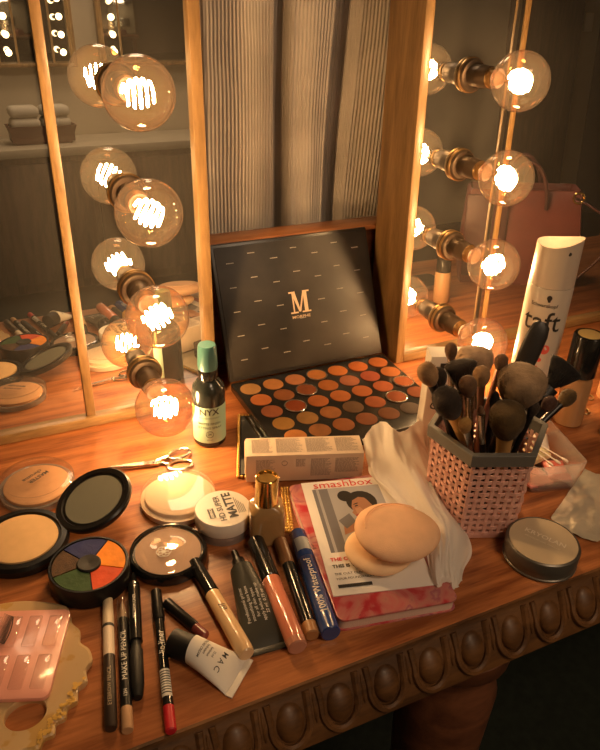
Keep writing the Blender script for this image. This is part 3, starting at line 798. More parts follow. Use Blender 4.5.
add_text(tx, 'YOUR FOUNDATION', .0036, flat(T(Vector((.07*cw, .118*ch, z6)))), 0, 'LEFT')
tx.poly([(.07*cw, .05*ch), (.40*cw, .05*ch), (.40*cw, .075*ch), (.07*cw, .075*ch)], z6)
tx.build('black_lettering', M['printdark'], cd_, recalc=False)

M['puff'] = mat('peach_sponge', (.86, .52, .30), .85, var=.07, scale=50, bump=.35, bscale=900, sss=.08)
M['puff2'] = mat('pale_peach_sponge', (.90, .62, .36), .85, var=.06, scale=50, bump=.3, bscale=900, sss=.08)
def puff(label, m, rx, ry, th, mt, seam):
    t = thing('powder_puff', label, 'powder puff', mw=m, group='powder puffs on the card')
    rg = []; n = 48
    for j in range(17):
        a = -PI/2+PI*j/16; cr = max(abs(math.cos(a))**.55, 1e-3); zz = math.sin(a)*th
        ring = []
        for k in range(n):
            b_ = 2*PI*k/n; f_ = 1+.10*math.cos(b_-2.8)+.03*math.cos(3*b_)
            ring.append(Vector((rx*cr*f_*math.cos(b_), ry*cr*f_*math.sin(b_), zz+th)))
        rg.append(ring)
    MB().rings(rg).build('sponge', mt, t, sharp=180)
    if seam:
        MB().tube([(rx*.80*(1+.10*math.cos(b_-2.8))*math.cos(b_), ry*.80*(1+.10*math.cos(b_-2.8))*math.sin(b_), th*1.92) for b_ in [2*PI*k/40 for k in range(6, 21)]], .0006, 5).build('seam', mt, t)
    return t
c1 = at(384, 549, .021)
puff('lower pale peach powder puff, peeking out under the other on the card', T(Vector((c1.x, c1.y, .0146))) @ RZ(R(10)), .0345, .030, .0075, M['puff2'], False)
c2 = at(400, 532, .040)
puff('upper peach powder puff lying tilted on the other puff', T(Vector((c2.x, c2.y, .0305))) @ RZ(R(-14)) @ RX(R(5)) @ RY(R(4)), .0400, .0340, .0095, M['puff'], True)

# ------------------------------------------------------------------ tissue
ctl = [[(362, 440, .040), (381, 421, .055), (400, 432, .058), (421, 419, .070)],
       [(366, 462, .022), (388, 452, .042), (408, 446, .048), (429, 442, .050)],
       [(374, 480, .017), (400, 476, .032), (420, 472, .042), (437, 468, .032)],
       [(398, 503, .018), (420, 503, .030), (436, 503, .033), (447, 503, .017)],
       [(424, 538, .018), (438, 532, .028), (452, 527, .030), (472, 545, .006)],
       [(430, 572, .016), (441, 566, .022), (452, 566, .014), (465, 568, .003)],
       [(436, 586, .014), (445, 588, .008), (455, 588, .004), (462, 579, .002)]]
cp = [[at(*c) for c in row] for row in ctl]
def cr_(p0, p1, p2, p3, t):
    return .5*((2*p1)+(p2-p0)*t+(2*p0-5*p1+4*p2-p3)*t*t+(3*p1-p0-3*p2+p3)*t*t*t)
def spl(ps, t):
    n = len(ps)-1; x = t*n; i = min(int(x), n-1); f_ = x-i
    return cr_(ps[max(i-1, 0)], ps[i], ps[i+1], ps[min(i+2, n)], f_)
def tissue_mat():
    m = mat('white_tissue', (.86, .81, .73), .9, bump=.2, bscale=500); nt = m.node_tree; L_ = nt.links
    tr = nt.nodes.new('ShaderNodeBsdfTranslucent'); tr.inputs['Color'].default_value = (.86, .80, .70, 1)
    mx = nt.nodes.new('ShaderNodeMixShader'); mx.inputs[0].default_value = .3
    L_.new(nt.nodes['Principled BSDF'].outputs[0], mx.inputs[1]); L_.new(tr.outputs[0], mx.inputs[2]); L_.new(mx.outputs[0], nt.nodes['Material Output'].inputs['Surface'])
    return m
rows = []
for j in range(91):
    v = j/90; row = []
    colp = [spl([cp[k][c] for k in range(7)], v) for c in range(4)]
    for i in range(46):
        u_ = i/45; q = spl(colp, u_)
        s_ = Vector((u_*4.2+v*1.2, v*2.1, 0))
        d_ = noise.noise(s_)*.010 + (.5-abs(noise.noise(s_*1.7+Vector((4, 2, 0)))))*.007 + noise.noise(s_*5)*.0012
        edge = .6+.4*min(1, 8*min(u_, 1-u_, v, 1-v)+.2)
        q = q+Vector((-.35, -.6, .72))*d_*edge
        if i in (0, 45) or j in (0, 90): q += Vector((noise.noise(s_*3), noise.noise(s_*3+Vector((9, 0, 0))), 0))*.003
        q.z = max(q.z, .0012 if not (q.y < .52 and q.x < .362-(.52-q.y)*.19) else .0150)
        row.append(q)
    rows.append(row)
ts = MB().grid(rows).build('tissue', tissue_mat(), sharp=180)
tag(ts, 'crumpled white paper tissue spread between carton, notebook and brush pot', 'tissue')

# ------------------------------------------------------------------ things lying on the table
def lying(name, label, cat, a, b, rad, group=None):
    "an Empty at one end; x runs along the thing, its axis at height rad"
    A, B = at(a[0], a[1], rad), at(b[0], b[1], rad)
    d = B-A; t = thing(name, label, cat, (A.x, A.y, 0), math.atan2(d.y, d.x), group)
    return t, d.length
MX = RY(PI/2)
def rod(t, name, mt, prof, rad, label=None, seg=28):
    "prof: (x, r)"
    return MB().lathe([(r, x) for x, r in prof], seg, T(Vector((0, 0, rad))) @ MX).build(name, mt, t, label=label)

# pencil: cream / black
t, L = lying('brow_pencil', 'slim pencil, cream upper half and dark brown lower half', 'pencil', (107.5, 596), (111, 729), .0047, 'pencils in a row by the resin palette')
r = .0047
rod(t, 'cap', mat('cream_cap', (.72, .58, .40), .4), [(0, .0032), (.003, .0043), (.030, r), (.033, r)], r)
rod(t, 'cap_band', M['printdark'], [(.033, r), (.036, r)], r)
rod(t, 'upper_barrel', mat('cream_barrel', (.78, .64, .48), .4), [(.036, r*.98), (.064, r*.98)], r)
rod(t, 'lower_barrel', mat('dark_brown_barrel', (.035, .022, .016), .35), [(.064, r), (L-.002, r), (L, r*.85)], r)
tx = MB(); add_text(tx, 'EYEBROW PENCIL', .0042, on_cyl_x(r*1.02, r, .093, 0, -1)); tx.build('lettering', mat('tan_print', (.5, .38, .24), .5), t, recalc=False)
# make up pencil
t, L = lying('make_up_pencil', 'black lettered pencil with clear cap and tan end', 'pencil', (122, 598), (127.5, 731), .0047, 'pencils in a row by the resin palette')
rod(t, 'clear_cap', M['clear'], [(0, .0038), (.001, .0047), (.032, .0047), (.033, .0043)], r)
rod(t, 'pencil_tip', mat('pencil_lead', (.30, .20, .13), .6), [(.004, .0005), (.016, .0030), (.024, .0040)], r)
rod(t, 'barrel', M['black'], [(.024, .0042), (L-.018, .0043)], r)
rod(t, 'tan_end', mat('tan_lacquer', (.50, .29, .15), .4), [(L-.018, .0044), (L-.001, .0044), (L, .0040)], r)
tx = MB(); add_text(tx, 'MAKE UP PENCIL', .0062, on_cyl_x(.0044, .0047, .062, 0, -1)); add_text(tx, '12H', .004, on_cyl_x(.0044, .0047, .097, 0, -1)); tx.build('lettering', M['printlight'], t, recalc=False)
# black liner pen
t, L = lying('liner_pen', 'all-black liner pen with pointed top, between two pencils', 'pen', (133.5, 574), (138, 698), .0055, 'pencils in a row by the resin palette')
r = .0055
rod(t, 'cap', M['blackgloss'], [(0, .0018), (.010, .0030), (.013, .0050), (.020, r), (.075, r)], r)
rod(t, 'barrel', M['blackmatte'], [(.075, r*.75), (.082, r*.75), (.084, r*.95), (L-.012, r*.95), (L-.002, r*.7), (L, r*.6)], r)
tx = MB(); add_text(tx, 'PRECISION LINER', .0034, on_cyl_x(r*1.02, r, .042, 0, -1)); tx.build('lettering', M['printlight'], t, recalc=False)
# lip pencil with red end
t, L = lying('lip_pencil', 'black lip pencil with white barcode print and bright red end', 'pencil', (156, 591), (171, 732), .0047)
r = .0047
rod(t, 'cap', M['black'], [(0, r*.8), (.001, r*.98), (.033, r*1.03), (.034, r*.95)], r)
rod(t, 'barrel', M['blackgloss'], [(.034, r*.88), (L-.020, r*.88)], r)
rod(t, 'red_end', mat('red_lacquer', (.55, .02, .03), .35), [(L-.020, r*.90), (L-.001, r*.90), (L, r*.7)], r)
lb = MB(); lb.rings([[on_cyl_x(r*.92, r, x_)(0, r*.92*(-1.1+2.2*k/14)) for k in range(15)] for x_ in (.084, .108)], closed=False, caps=(False, False)); lb.build('barcode_label', M['printlight'], t)
tx = MB()
for k in range(9): 
    f = on_cyl_x(r*.95, r, .086+.0023*k); w_ = random.uniform(.0005, .0012)
    tx.rings([[f(0, .0042*(-1+2*i/8)) for i in range(9)], [f(w_, .0042*(-1+2*i/8)) for i in range(9)]], closed=False, caps=(False, False))
tx.build('barcode', M['printdark'], t, recalc=False)
tx = MB(); add_text(tx, 'lip liner', .0075, on_cyl_x(r*.92, r, .058, 0, -1), .01); tx.build('lettering', M['printlight'], t, recalc=False)
# small dark lip gloss
t, L = lying('lip_gloss', 'small black-capped lip gloss with dark berry tube, beside the white tube', 'lip gloss', (166, 602), (206, 636), .0052)
rod(t, 'cap', M['black'], [(0, r*.85), (.001, r), (L*.72, r), (L*.72+.001, r*.9)], r)
rod(t, 'tube', mat('berry_gloss', (.20, .045, .04), .15, coat=.5), [(L*.72, r*.88), (L-.001, r*.88), (L, r*.7)], r)
# concealer
t, L = lying('concealer', 'beige concealer wand tube with glossy black cap', 'concealer', (194, 562), (247, 655), .0070)
r = .007
rod(t, 'cap', M['blackgloss'], [(0, r*.75), (.001, r*.9), (.042, r), (.043, r*.9)], r)
rod(t, 'tube', mat('beige_concealer', (.70, .47, .25), .2, coat=.5), [(.043, r*.9), (.044, r*1.0), (L-.006, r*1.05), (L-.001, r*.95), (L, r*.8)], r)
tx = MB(); add_text(tx, 'elf', .0085, on_cyl_x(r*1.07, r, .066, .1, -1), .0); tx.build('lettering', M['printdark'], t, recalc=False)
# squeeze tubes
def squeeze(t, x0, x1, r0, wend, zc, mt, cr_l=.006, n=14):
    rg = []
    for k in range(n+1):
        f_ = k/n; hw = r0+(wend-r0)*f_**1.0; hh = r0*(1-f_)**.8+.0007; z = hh+.0002+(zc-r0)*(1-f_)
        rg.append([Vector((x0+(x1-x0)*f_, hw*math.cos(2*PI*i/28), z+hh*math.sin(2*PI*i/28))) for i in range(28)])
    b_ = MB().rings(rg).build('tube_body', mt, t, sharp=60)
    MB().box((x1+cr_l/2-.001, 0, .0010), (cr_l, wend*2, .0014), .0003).build('crimped_end', mt, t)
    return b_
def squeeze_pt(x0, x1, r0, wend, zc):
    def fn(x, y):
        f_ = min(max((x-x0)/(x1-x0), 0), 1); hw = r0+(wend-r0)*f_; hh = r0*(1-f_)**.8+.0007; z = hh+.0002+(zc-r0)*(1-f_)
        s_ = max(-1, min(1, y/hw)); return Vector((x, y, z+hh*math.sqrt(1-s_*s_)+.0003))
    return fn
def rev(fn, x0): return lambda x, y: fn(x0-x, -y)
A = at(234, 552, .010); B = at(270, 651, .002); d = B-A
t = thing('primer_tube', 'dark squeeze tube with narrow nozzle and pale fine print', 'tube', (A.x, A.y, 0), math.atan2(d.y, d.x)); L = Vector((d.x, d.y)).length
M['darktube'] = mat('dark_tube', (.035, .034, .026), .38)
squeeze(t, .026, L-.005, .0105, .0205, .0108, M['darktube'])
MB().lathe([(.0022, 0), (.0030, .001), (.0036, .012), (.0058, .013), (.0062, .021), (.0100, .026)], 24, T(Vector((0, 0, .0108))) @ MX).build('nozzle', M['black'], t)
tx = MB(); fn = squeeze_pt(.026, L-.005, .0105, .0205, .0108)
for k, s_ in enumerate(('Porefessional primer', 'smoothing face base', 'for all skin types', 'apply before make-up', '22 ml  0.75 oz')):
    add_text(tx, s_, .0040, (lambda yy: (lambda x, y: fn(.066-x, -(y+yy))))(.009-.0045*k))
tx.build('lettering', M['printlight'], t, recalc=False)
A = at(171.5, 642, .0115); B = at(243, 678, .002); d = B-A
t = thing('cream_tube', 'short white squeeze tube lettered in black with wide black cap', 'tube', (A.x, A.y, 0), math.atan2(d.y, d.x)); L = Vector((d.x, d.y)).length
squeeze(t, .019, L-.005, .0110, .0185, .0115, M['paper'])
MB().lathe([(.0105, 0), (.0112, .001), (.0112, .0185), (.0105, .019)], 32, T(Vector((0, 0, .0115))) @ MX).build('cap', M['blackmatte'], t)
tx = MB(); fn = squeeze_pt(.019, L-.005, .0110, .0185, .0115)
def up_fn(xc, yc): return lambda x, y: fn(xc+y, yc-x)
add_text(tx, 'M A C', .0058, up_fn(L*.70, .000), .005, sx=1.2)
for k, s_ in enumerate(('STROBE CREAM', 'hydratant', 'lumineux', '15 ml')):
    add_text(tx, s_, .0026, up_fn(.028+.0032*k, .001), .01)
tx.build('lettering', M['printdark'], t, recalc=False)
# liquid lipstick
t, L = lying('liquid_lipstick', 'coral pink liquid lipstick tube with long black cap', 'lipstick', (255.5, 541), (298, 648), .0086)
r = .0086
Lc = L*.40
rod(t, 'cap', M['blackgloss'], [(0, r*.85), (.001, r*.95), (Lc, r), (Lc+.001, r*.9)], r)
rod(t, 'tube', mat('coral_gloss', (.60, .20, .12), .18, coat=.6, var=.05), [(Lc+.001, r*.9), (Lc+.002, r*.98), (L-.007, r*.98)], r)
rod(t, 'clear_base', mat('thick_clear_base', (.50, .22, .14), .1, coat=.6), [(L-.007, r*.98), (L-.001, r*.96), (L, r*.8)], r)
# brown pencil
t, L = lying('eye_pencil', 'thick black eye pencil with brown top and brown end, beside the blue mascara', 'pencil', (280, 541), (312.5, 636), .0064)
r = .0064
rod(t, 'brown_cap', mat('brown_cap', (.26, .12, .05), .35), [(0, r*.85), (.001, r), (.032, r), (.033, r*.95)], r)
rod(t, 'barrel', M['blackgloss'], [(.033, r*.95), (L-.012, r*.95)], r)
rod(t, 'brown_end', mat('brown_end', (.36, .17, .06), .35), [(L-.012, r), (L-.001, r), (L, r*.8)], r)
# blue mascara
t, L = lying('mascara', 'dark blue waterproof mascara tube lying along the notebook', 'mascara', (297, 533), (331, 634), .0084)
r = .0084
M['blue'] = mat('blue_plastic', (.022, .055, .21), .25, coat=.4)
rod(t, 'cap', M['blue'], [(0, r*.8), (.002, r*.95), (.036, r), (.037, r*.92)], r)
rod(t, 'barrel', M['blue'], [(.037, r*.92), (.038, r), (L-.001, r), (L, r*.9)], r)
lb = MB(); lb.rings([[on_cyl_x(r*1.015, r, x_)(0, r*(-.9+1.8*k/14)) for k in range(15)] for x_ in (.014, .030)], closed=False, caps=(False, False)); lb.build('sticker', mat('grey_sticker', (.40, .42, .42), .4), t)
tx = MB(); add_text(tx, '100% Waterproof', .0085, on_cyl_x(r*1.02, r, .074, -.15, -1), .01); tx.build('lettering', M['printlight'], t, recalc=False)

# ------------------------------------------------------------------ resin palette and lash pack
out_px = [(62, 604), (70, 612), (72, 622), (80, 630), (80, 641), (89, 648), (92, 659), (86, 669), (87, 680), (78, 688), (77, 700), (68, 706), (65, 717), (56, 722), (54, 733), (44, 738), (38, 748), (22, 752), (5, 762), (-20, 764), (-45, 745), (-60, 710), (-58, 660), (-40, 625), (-10, 606), (25, 600)]
pts = [at(x, y, .006) for x, y in out_px]
n = len(pts); dense = []
for i in range(n):
    for k in range(4): dense.append(cr_(pts[i-1], pts[i], pts[(i+1) % n], pts[(i+2) % n], k/4))
c0 = at(25, 714, .006)
rt = thing('resin_palette', 'cream resin mixing palette with wavy gold-flecked edge and thumb hole', 'palette', (c0.x, c0.y, 0))
def resin():
    m = mat('cream_resin', (.54, .36, .17), .32, coat=.1, sss=.1); nt = m.node_tree; L_ = nt.links; b_ = nt.nodes['Principled BSDF']
    tc = nt.nodes.new('ShaderNodeTexCoord'); n_ = nt.nodes.new('ShaderNodeTexNoise'); n_.inputs['Scale'].default_value = 90; n_.inputs['Detail'].default_value = 5
    L_.new(tc.outputs['Object'], n_.inputs['Vector'])
    n2 = nt.nodes.new('ShaderNodeTexNoise'); n2.inputs['Scale'].default_value = 22; L_.new(tc.outputs['Object'], n2.inputs['Vector'])
    a_ = nt.nodes.new('ShaderNodeMath'); a_.operation = 'MULTIPLY'; L_.new(n_.outputs['Fac'], a_.inputs[0]); L_.new(n2.outputs['Fac'], a_.inputs[1])
    r_ = nt.nodes.new('ShaderNodeValToRGB'); r_.color_ramp.elements[0].position = .30; r_.color_ramp.elements[1].position = .34
    r_.color_ramp.elements[0].color = lin((.55, .37, .18)); r_.color_ramp.elements[1].color = lin((.50, .30, .09))
    L_.new(a_.outputs[0], r_.inputs['Fac']); L_.new(r_.outputs['Color'], b_.inputs['Base Color'])
    return m
M['resin'] = resin()
mb = MB(); N = len(dense); outer = [Vector((q_.x-c0.x, q_.y-c0.y, 0)) for q_ in dense]
ang = [math.atan2(v.y, v.x) for v in outer]
inner = [Vector((.0125*math.cos(a_)*1.15, .0125*math.sin(a_), 0)) for a_ in ang]
zz = lambda v, z: Vector((v.x, v.y, z))
nr = []
for v in outer:
    l = v.length; nr.append(v*((l-.0025)/l))
mb.rings([[zz(v, .0) for v in inner], [zz(v, 0) for v in nr], [zz(v, .0012) for v in outer], [zz(v, .0048) for v in outer], [zz(v, .0062) for v in nr], [zz(v*1.05, .0062) for v in inner], [zz(v, .005) for v in inner]], loop=True)
mb.build('slab', M['resin'], rt, sharp=18)
rnd = random.Random(3); mb = MB()
for k in range(90):
    i = rnd.randrange(int(N*.30), int(N*.62)); v = outer[i]*(1-rnd.uniform(.03, .22)); s_ = rnd.uniform(.0010, .0026); a_ = rnd.uniform(0, 6)
    mb.poly([(v.x+s_*rnd.uniform(.5, 1)*math.cos(a_+q_), v.y+s_*rnd.uniform(.5, 1)*math.sin(a_+q_)) for q_ in (0, 1.3, 2.5, 3.9, 5)], .0064+.00002*k)
gl = mb.build('gold_leaf', mat('gold_flake', (.72, .44, .10), .35, .3), rt)
lz = .0066
cTL, cTR, cBR, cBL = [at(x, y, lz+.004) for x, y in ((-22, 613), (69, 608), (52, 695), (-42, 703))]
um = (cBR-cBL).normalized(); vm = Vector((-um.y, um.x, 0)); w = ((cBR-cBL).length+(cTR-cTL).length)/2; h = ((cTL-cBL).length+(cTR-cBR).length)/2
ctr = (cTL+cTR+cBR+cBL)/4
lp = thing('lash_pack', 'pink plastic pack of false eyelashes lying on the cream resin palette', 'eyelash pack', mw=frame_m(Vector((ctr.x, ctr.y, lz)), um, vm, Vector((0, 0, 1))) @ RZ(R(-3)) @ T(Vector((-w/2, -h/2, 0))))
MB().prism(rrect(w, h, .006), 0, .0040, bevel=.0006).build('tray', mat('pink_tray', (.80, .36, .27), .3, coat=.3), lp)
mb = MB()
for i in range(4):
    for j in range(2):
        mb.box((w*(.16+.23*i), h*(.27+.46*j), .0048), (w*.15, h*.36, .0030), .0012)
mb2 = mb.build('clear_blister', clear('blister', (.995, .98, .97), (.93, .86, .82), gloss=.10, rough=.05, diff=.05), lp)
for i, j in ((1, 0), (1, 1)):
    mb = MB(); cx, cyy = w*(.13+.23*i), h*(.27+.46*j)
    band = [(cx+.0015*math.sin(PI*k/12), cyy+h*.16*(-1+2*k/12), .0068) for k in range(13)]
    mb.tube(band, .0004, 5)
    for k in range(26):
        y_ = cyy+h*.16*(-1+2*k/25); mb.tube([(cx, y_, .0068), (cx-.004, y_+.0012, .0074), (cx-.0075, y_+.002, .0090)], [.0003, .0002, .00005], 4)
    mb.build('false_lash', M['blackmatte'], lp)

# ------------------------------------------------------------------ brush pot
PC = Vector((.4185, .4335, 0)); ROT = R(158)
RT, RB, PH = .0575, .0510, .105
pot = thing('brush_pot', 'pink woven plastic hexagonal pot with grey rim, holding make-up brushes', 'pot', PC)
def hexp(rad, z): return [Vector((rad*math.cos(ROT+PI/3*k), rad*math.sin(ROT+PI/3*k), z)) for k in range(6)]
M['pinkpot'] = mat('pink_plastic', (.74, .42, .35), .42, var=.05)
M['grimrim'] = mat('grey_plastic', (.145, .138, .122), .45)
mb = MB(); z0, z1 = .005, PH-.012; NR, NB = 7, 13
def rad_at(z): return RB+(RT-.0035-RB)*(z/PH)
for k in range(6):
    for i in range(NR):
        f_ = (i+.0)/NR
        q0, q1 = [(hexp(rad_at(z), z)[k]).lerp(hexp(rad_at(z), z)[(k+1) % 6], f_) for z in (z0, z1)]
        q0n, q1n = [(hexp(rad_at(z), z)[k]).lerp(hexp(rad_at(z), z)[(k+1) % 6], f_+.48/NR) for z in (z0, z1)]
        nn = Vector((math.cos(ROT+PI/3*(k+.5)), math.sin(ROT+PI/3*(k+.5)), 0))
        mb.rings([[q0-nn*.0007, q0n-nn*.0007, q0n+nn*.0007, q0+nn*.0007], [q1-nn*.0007, q1n-nn*.0007, q1n+nn*.0007, q1+nn*.0007]])
for j in range(NB):
    z = z0+.002+(z1-z0-.004)*j/(NB-1); hh = .00185; rg = []
    hx = hexp(rad_at(z), z)
    for k in range(6):
        nn = Vector((math.cos(ROT+PI/3*(k+.5)), math.sin(ROT+PI/3*(k+.5)), 0))
        for i in range(NR):
            for g, f_ in enumerate((.24, .74)):
                q_ = hx[k].lerp(hx[(k+1) % 6], (i+f_)/NR)
                s_ = (.0014 if (i+j) % 2 else -.0010) if g == 0 else .0002
                c = q_+nn*s_
                rg.append([c-nn*.0006-Vector((0, 0, hh)), c+nn*.0006-Vector((0, 0, hh)), c+nn*.0006+Vector((0, 0, hh)), c-nn*.0006+Vector((0, 0, hh))])
    mb.rings(rg, loop=True)
mb.build('woven_body', M['pinkpot'], pot, sharp=25)
MB().rings([hexp(RB-.002, 0), hexp(RB+.0008, .001), hexp(RB+.0015, .006), hexp(RB-.001, .006)]).build('bottom', M['pinkpot'], pot, sharp=25)
MB().rings([hexp(RT-.0045, PH-.014), hexp(RT-.0012, PH-.0145), hexp(RT+.0010, PH-.013), hexp(RT+.0020, PH-.001), hexp(RT+.0014, PH), hexp(RT-.0038, PH), hexp(RT-.0045, PH-.001)], loop=True).build('rim', M['grimrim'], pot, sharp=25)

# brushes
M['ferr'] = mat('silver_ferrule', (.55, .50, .44), .25, 1.)
M['ferrpink'] = mat('rose_ferrule', (.62, .36, .28), .28, 1.)
M['ferrgold'] = mat('golden_ferrule', (.62, .36, .10), .3, .7)
hair = {}
def hair_mat(c):
    if c not in hair:
        m = mat('bristle_'+str(len(hair)), c, .8, var=.35, scale=60, bump=.6, bscale=500, sheen=.08, spec=.25); hair[c] = m
    return hair[c]
HB = {'brown': (.15, .080, .042), 'dark': (.034, .023, .016), 'tan': (.33, .19, .088), 'blond': (.27, .18, .105), 'beige': (.46, .31, .19), 'black': (.009, .0075, .007), 'olive': (.085, .052, .020), 'gold': (.40, .22, .065), 'red': (.06, .028, .020)}
def brush(label, px, Y, w, hl, kind, hc, ferr, hand, base=(0, 0), flatf=1., tipc=None, hw=None):
    "px: picture place of the head's middle; Y: its depth; w: head half width; hl: head length"
    for _ in range(20):       # stand it so that the shaft passes inside the rim
        H = aty(px[0], px[1], Y)
        Bp = Vector((PC.x+base[0], PC.y+base[1], .012)); q_ = Bp.lerp(H, (PH-Bp.z)/(H.z-Bp.z))-PC
        ap = max(q_.x*math.cos(ROT+PI/3*(k+.5))+q_.y*math.sin(ROT+PI/3*(k+.5)) for k in range(6))
        if ap < RT*.866-.0045-max(.0032, w*.42): break
        if Y < PC.y: Y += .003
        base = (base[0]-q_.x*.12, base[1]-q_.y*.12); l_ = math.hypot(*base)
        if l_ > .030: base = (base[0]*.030/l_, base[1]*.030/l_)
    ax = (H-Bp).normalized(); Hb = H-ax*hl*.5
    if kind == 'fan': pass
    L = (Hb-Bp).length
    side = ax.cross(Vector((-math.sin(R(26)), -math.cos(R(26)), 0)).normalized())
    side = ax.cross(fw).normalized(); nrm_ = side.cross(ax)
    t = thing('makeup_brush', label, 'brush', mw=frame_m(Bp, side, ax.cross(side), ax), group='make-up brushes in the pink pot')
    fl = min(.035, L*.4); hw = hw or max(.0032, w*.38)
    fr = max(hw*1.1, w*.5)
    MB().lathe([(hw*.45, 0), (hw*.8, .006), (hw, L*.35), (hw*.95, L-fl)], 16).build('handle', hand, t)
    MB().lathe([(hw, L-fl-.001), (fr*.82, L-fl+.004), (fr*.85, L-fl*.45), (fr, L+.001)], 20, sq=flatf if flatf < .6 else None).build('ferrule', ferr, t)
    pf = {'round': [(.50, -.01), (.62, .08), (.85, .25), (1, .5), (.97, .68), (.80, .84), (.50, .95), (.18, 1.0), (0, 1.0)],
          'kabuki': [(.45, -.02), (.70, .12), (.94, .38), (1, .62), (.95, .80), (.80, .92), (.50, .98), (0, 1.0)],
          'flat': [(.60, -.01), (.85, .2), (1, .55), (.92, .8), (.6, .95), (0, 1.0)],
          'fan': [(.16, -.01), (.35, .18), (.68, .5), (.92, .78), (1.0, .90), (.80, .97), (.4, 1.0), (0, 1.0)],
          'pointed': [(.7, -.01), (1, .35), (.8, .65), (.4, .9), (0, 1.0)]}[kind]
    mb = MB(); seg = 36; rg = []
    for f_, z in pf:
        ring = []
        for k in range(seg):
            a = 2*PI*k/seg; j = 1+.05*noise.noise((math.cos(a)*4+px[0], math.sin(a)*4, z*3))
            ring.append(Vector((max(w*f_*j, 1e-5)*math.cos(a), max(w*f_*j, 1e-5)*math.sin(a)*flatf, L+hl*z)))
        rg.append(ring)
    mb.rings(rg)
    rn = random.Random(int(px[0]*13+px[1]))
    for k in range(int(60+w*9000)):     # loose hairs
        a = rn.uniform(0, 2*PI); f_ = math.sqrt(rn.random())
        i = rn.uniform(.35, .98)
        # silhouette radius at i
        for (fa, za), (fb_, zb) in zip(pf[:-1], pf[1:]):
            if za <= i <= zb: rad = fa+(fb_-fa)*(i-za)/max(zb-za, 1e-6); break
        c = Vector((w*rad*math.cos(a), w*rad*math.sin(a)*flatf, L+hl*i))
        s0 = Vector((c.x*.80, c.y*.80, c.z-hl*.16))
        e_ = c+Vector((c.x*.06, c.y*.06, hl*.035))+Vector((rn.uniform(-1, 1), rn.uniform(-1, 1), 0))*w*.05
        mb.tube([s0, c, e_], [.00035, .00028, .00006], 3)
    mb.build('bristles', hair_mat(HB[hc]), t, sharp=180)
    return t
BK = M['black']; WH = mat('wood_handle', (.50, .28, .10), .4); PK = mat('rose_handle', (.55, .25, .20), .35); SV = M['ferr']
S = 1.0
brush('small brown fluffy brush with silver ferrule, highest at the back of the pot', (451, 351), .462, .0058, .017, 'round', 'brown', SV, BK, (-.012, .022))
brush('tan-tipped fluffy brush leaning out over the left rim', (428, 374), .432, .0090, .024, 'round', 'tan', BK, BK, (-.002, .004))
brush('small dark brush tucked beside the tan-tipped leaning brush', (439, 377), .447, .0072, .020, 'round', 'dark', SV, BK, (-.006, .012))
brush('wide dark brown angled powder brush behind the small silver brush', (461, 377), .445, .0150, .034, 'fan', 'dark', SV, BK, (-.004, .010), .55)
brush('large pale beige brush half hidden at the back', (474, 363), .475, .0185, .034, 'kabuki', 'beige', SV, BK, (-.004, .025), .7)
brush('fluffy dark brush with golden wooden ferrule at the left front', (448, 404), .402, .0125, .034, 'kabuki', 'dark', M['ferrgold'], WH, (-.014, -.014))
brush('small dome brush with silver ferrule in the middle of the pot', (468, 386), .412, .0078, .021, 'round', 'brown', SV, BK, (-.006, -.008))
brush('round tan crease brush with rose ferrule, centre of the pot', (481.5, 376), .420, .0078, .020, 'round', 'tan', M['ferrpink'], PK, (.000, -.004))
brush('small dome brush tilted right on a rose handle', (501, 362), .440, .0062, .016, 'round', 'brown', M['ferrpink'], PK, (-.014, .004))
brush('big blond kabuki powder brush, largest head in the pot', (521, 386), .420, .0225, .036, 'kabuki', 'blond', BK, BK, (.010, .002))
brush('wide black fan brush leaning out to the right', (559, 376), .455, .0190, .032, 'fan', 'black', BK, BK, (.012, .008), .45)
brush('dense olive-brown foundation brush at the right front', (507, 421), .400, .0160, .036, 'kabuki', 'olive', WH, WH, (.010, -.022))
brush('small flat golden concealer brush at the front', (465, 425), .398, .0062, .020, 'flat', 'gold', SV, BK, (-.010, -.022), .45)
brush('thin liner brush with tiny brown tip at the front', (481, 410), .402, .0030, .010, 'pointed', 'brown', SV, BK, (-.002, -.022))
brush('reddish-dark dome brush right of the olive foundation brush', (549, 404), .430, .0072, .018, 'round', 'red', BK, BK, (.014, -.004))
brush('olive dome brush leaning low over the right rim', (567, 398), .452, .0085, .022, 'round', 'olive', BK, BK, (.020, .006))
brush('slim dark smudge brush between foundation and dome brushes', (533, 409), .420, .0058, .016, 'round', 'dark', BK, BK, (.014, -.012))
brush('pointed black brush tip behind the olive foundation brush', (495, 399), .425, .0048, .018, 'pointed', 'black', BK, BK, (.004, .000))
# flat black handle
Hb, He = Vector((PC.x+.000, PC.y+.010, .012)), aty(543, 322, .460)
ax = (He-Hb).normalized(); side = ax.cross(fw).normalized(); LL = (He-Hb).length
t = thing('hair_brush', 'flat black brush handle standing up in front of the hairspray can', 'brush', mw=frame_m(Hb, side, ax.cross(side), ax))
rg = []
for f_, w_ in ((0, .003), (.05, .0045), (.5, .006), (.68, .0088), (.82, .0105), (.93, .0105), (.98, .0085), (1.0, .004)):
    rg.append([Vector((w_*math.cos(2*PI*k/20), .42*w_*math.sin(2*PI*k/20), LL*f_)) for k in range(20)])
MB().rings(rg).build('handle', mat('worn_black', (.030, .026, .023), .42), t, sharp=60)
MB().lathe([(.0018, -.001), (.0018, .001)], 16, T(Vector((0, 0, LL*.93))) @ RX(PI/2) @ T(Vector((0, 0, .0045)))).build('hang_hole', M['printlight'], t)

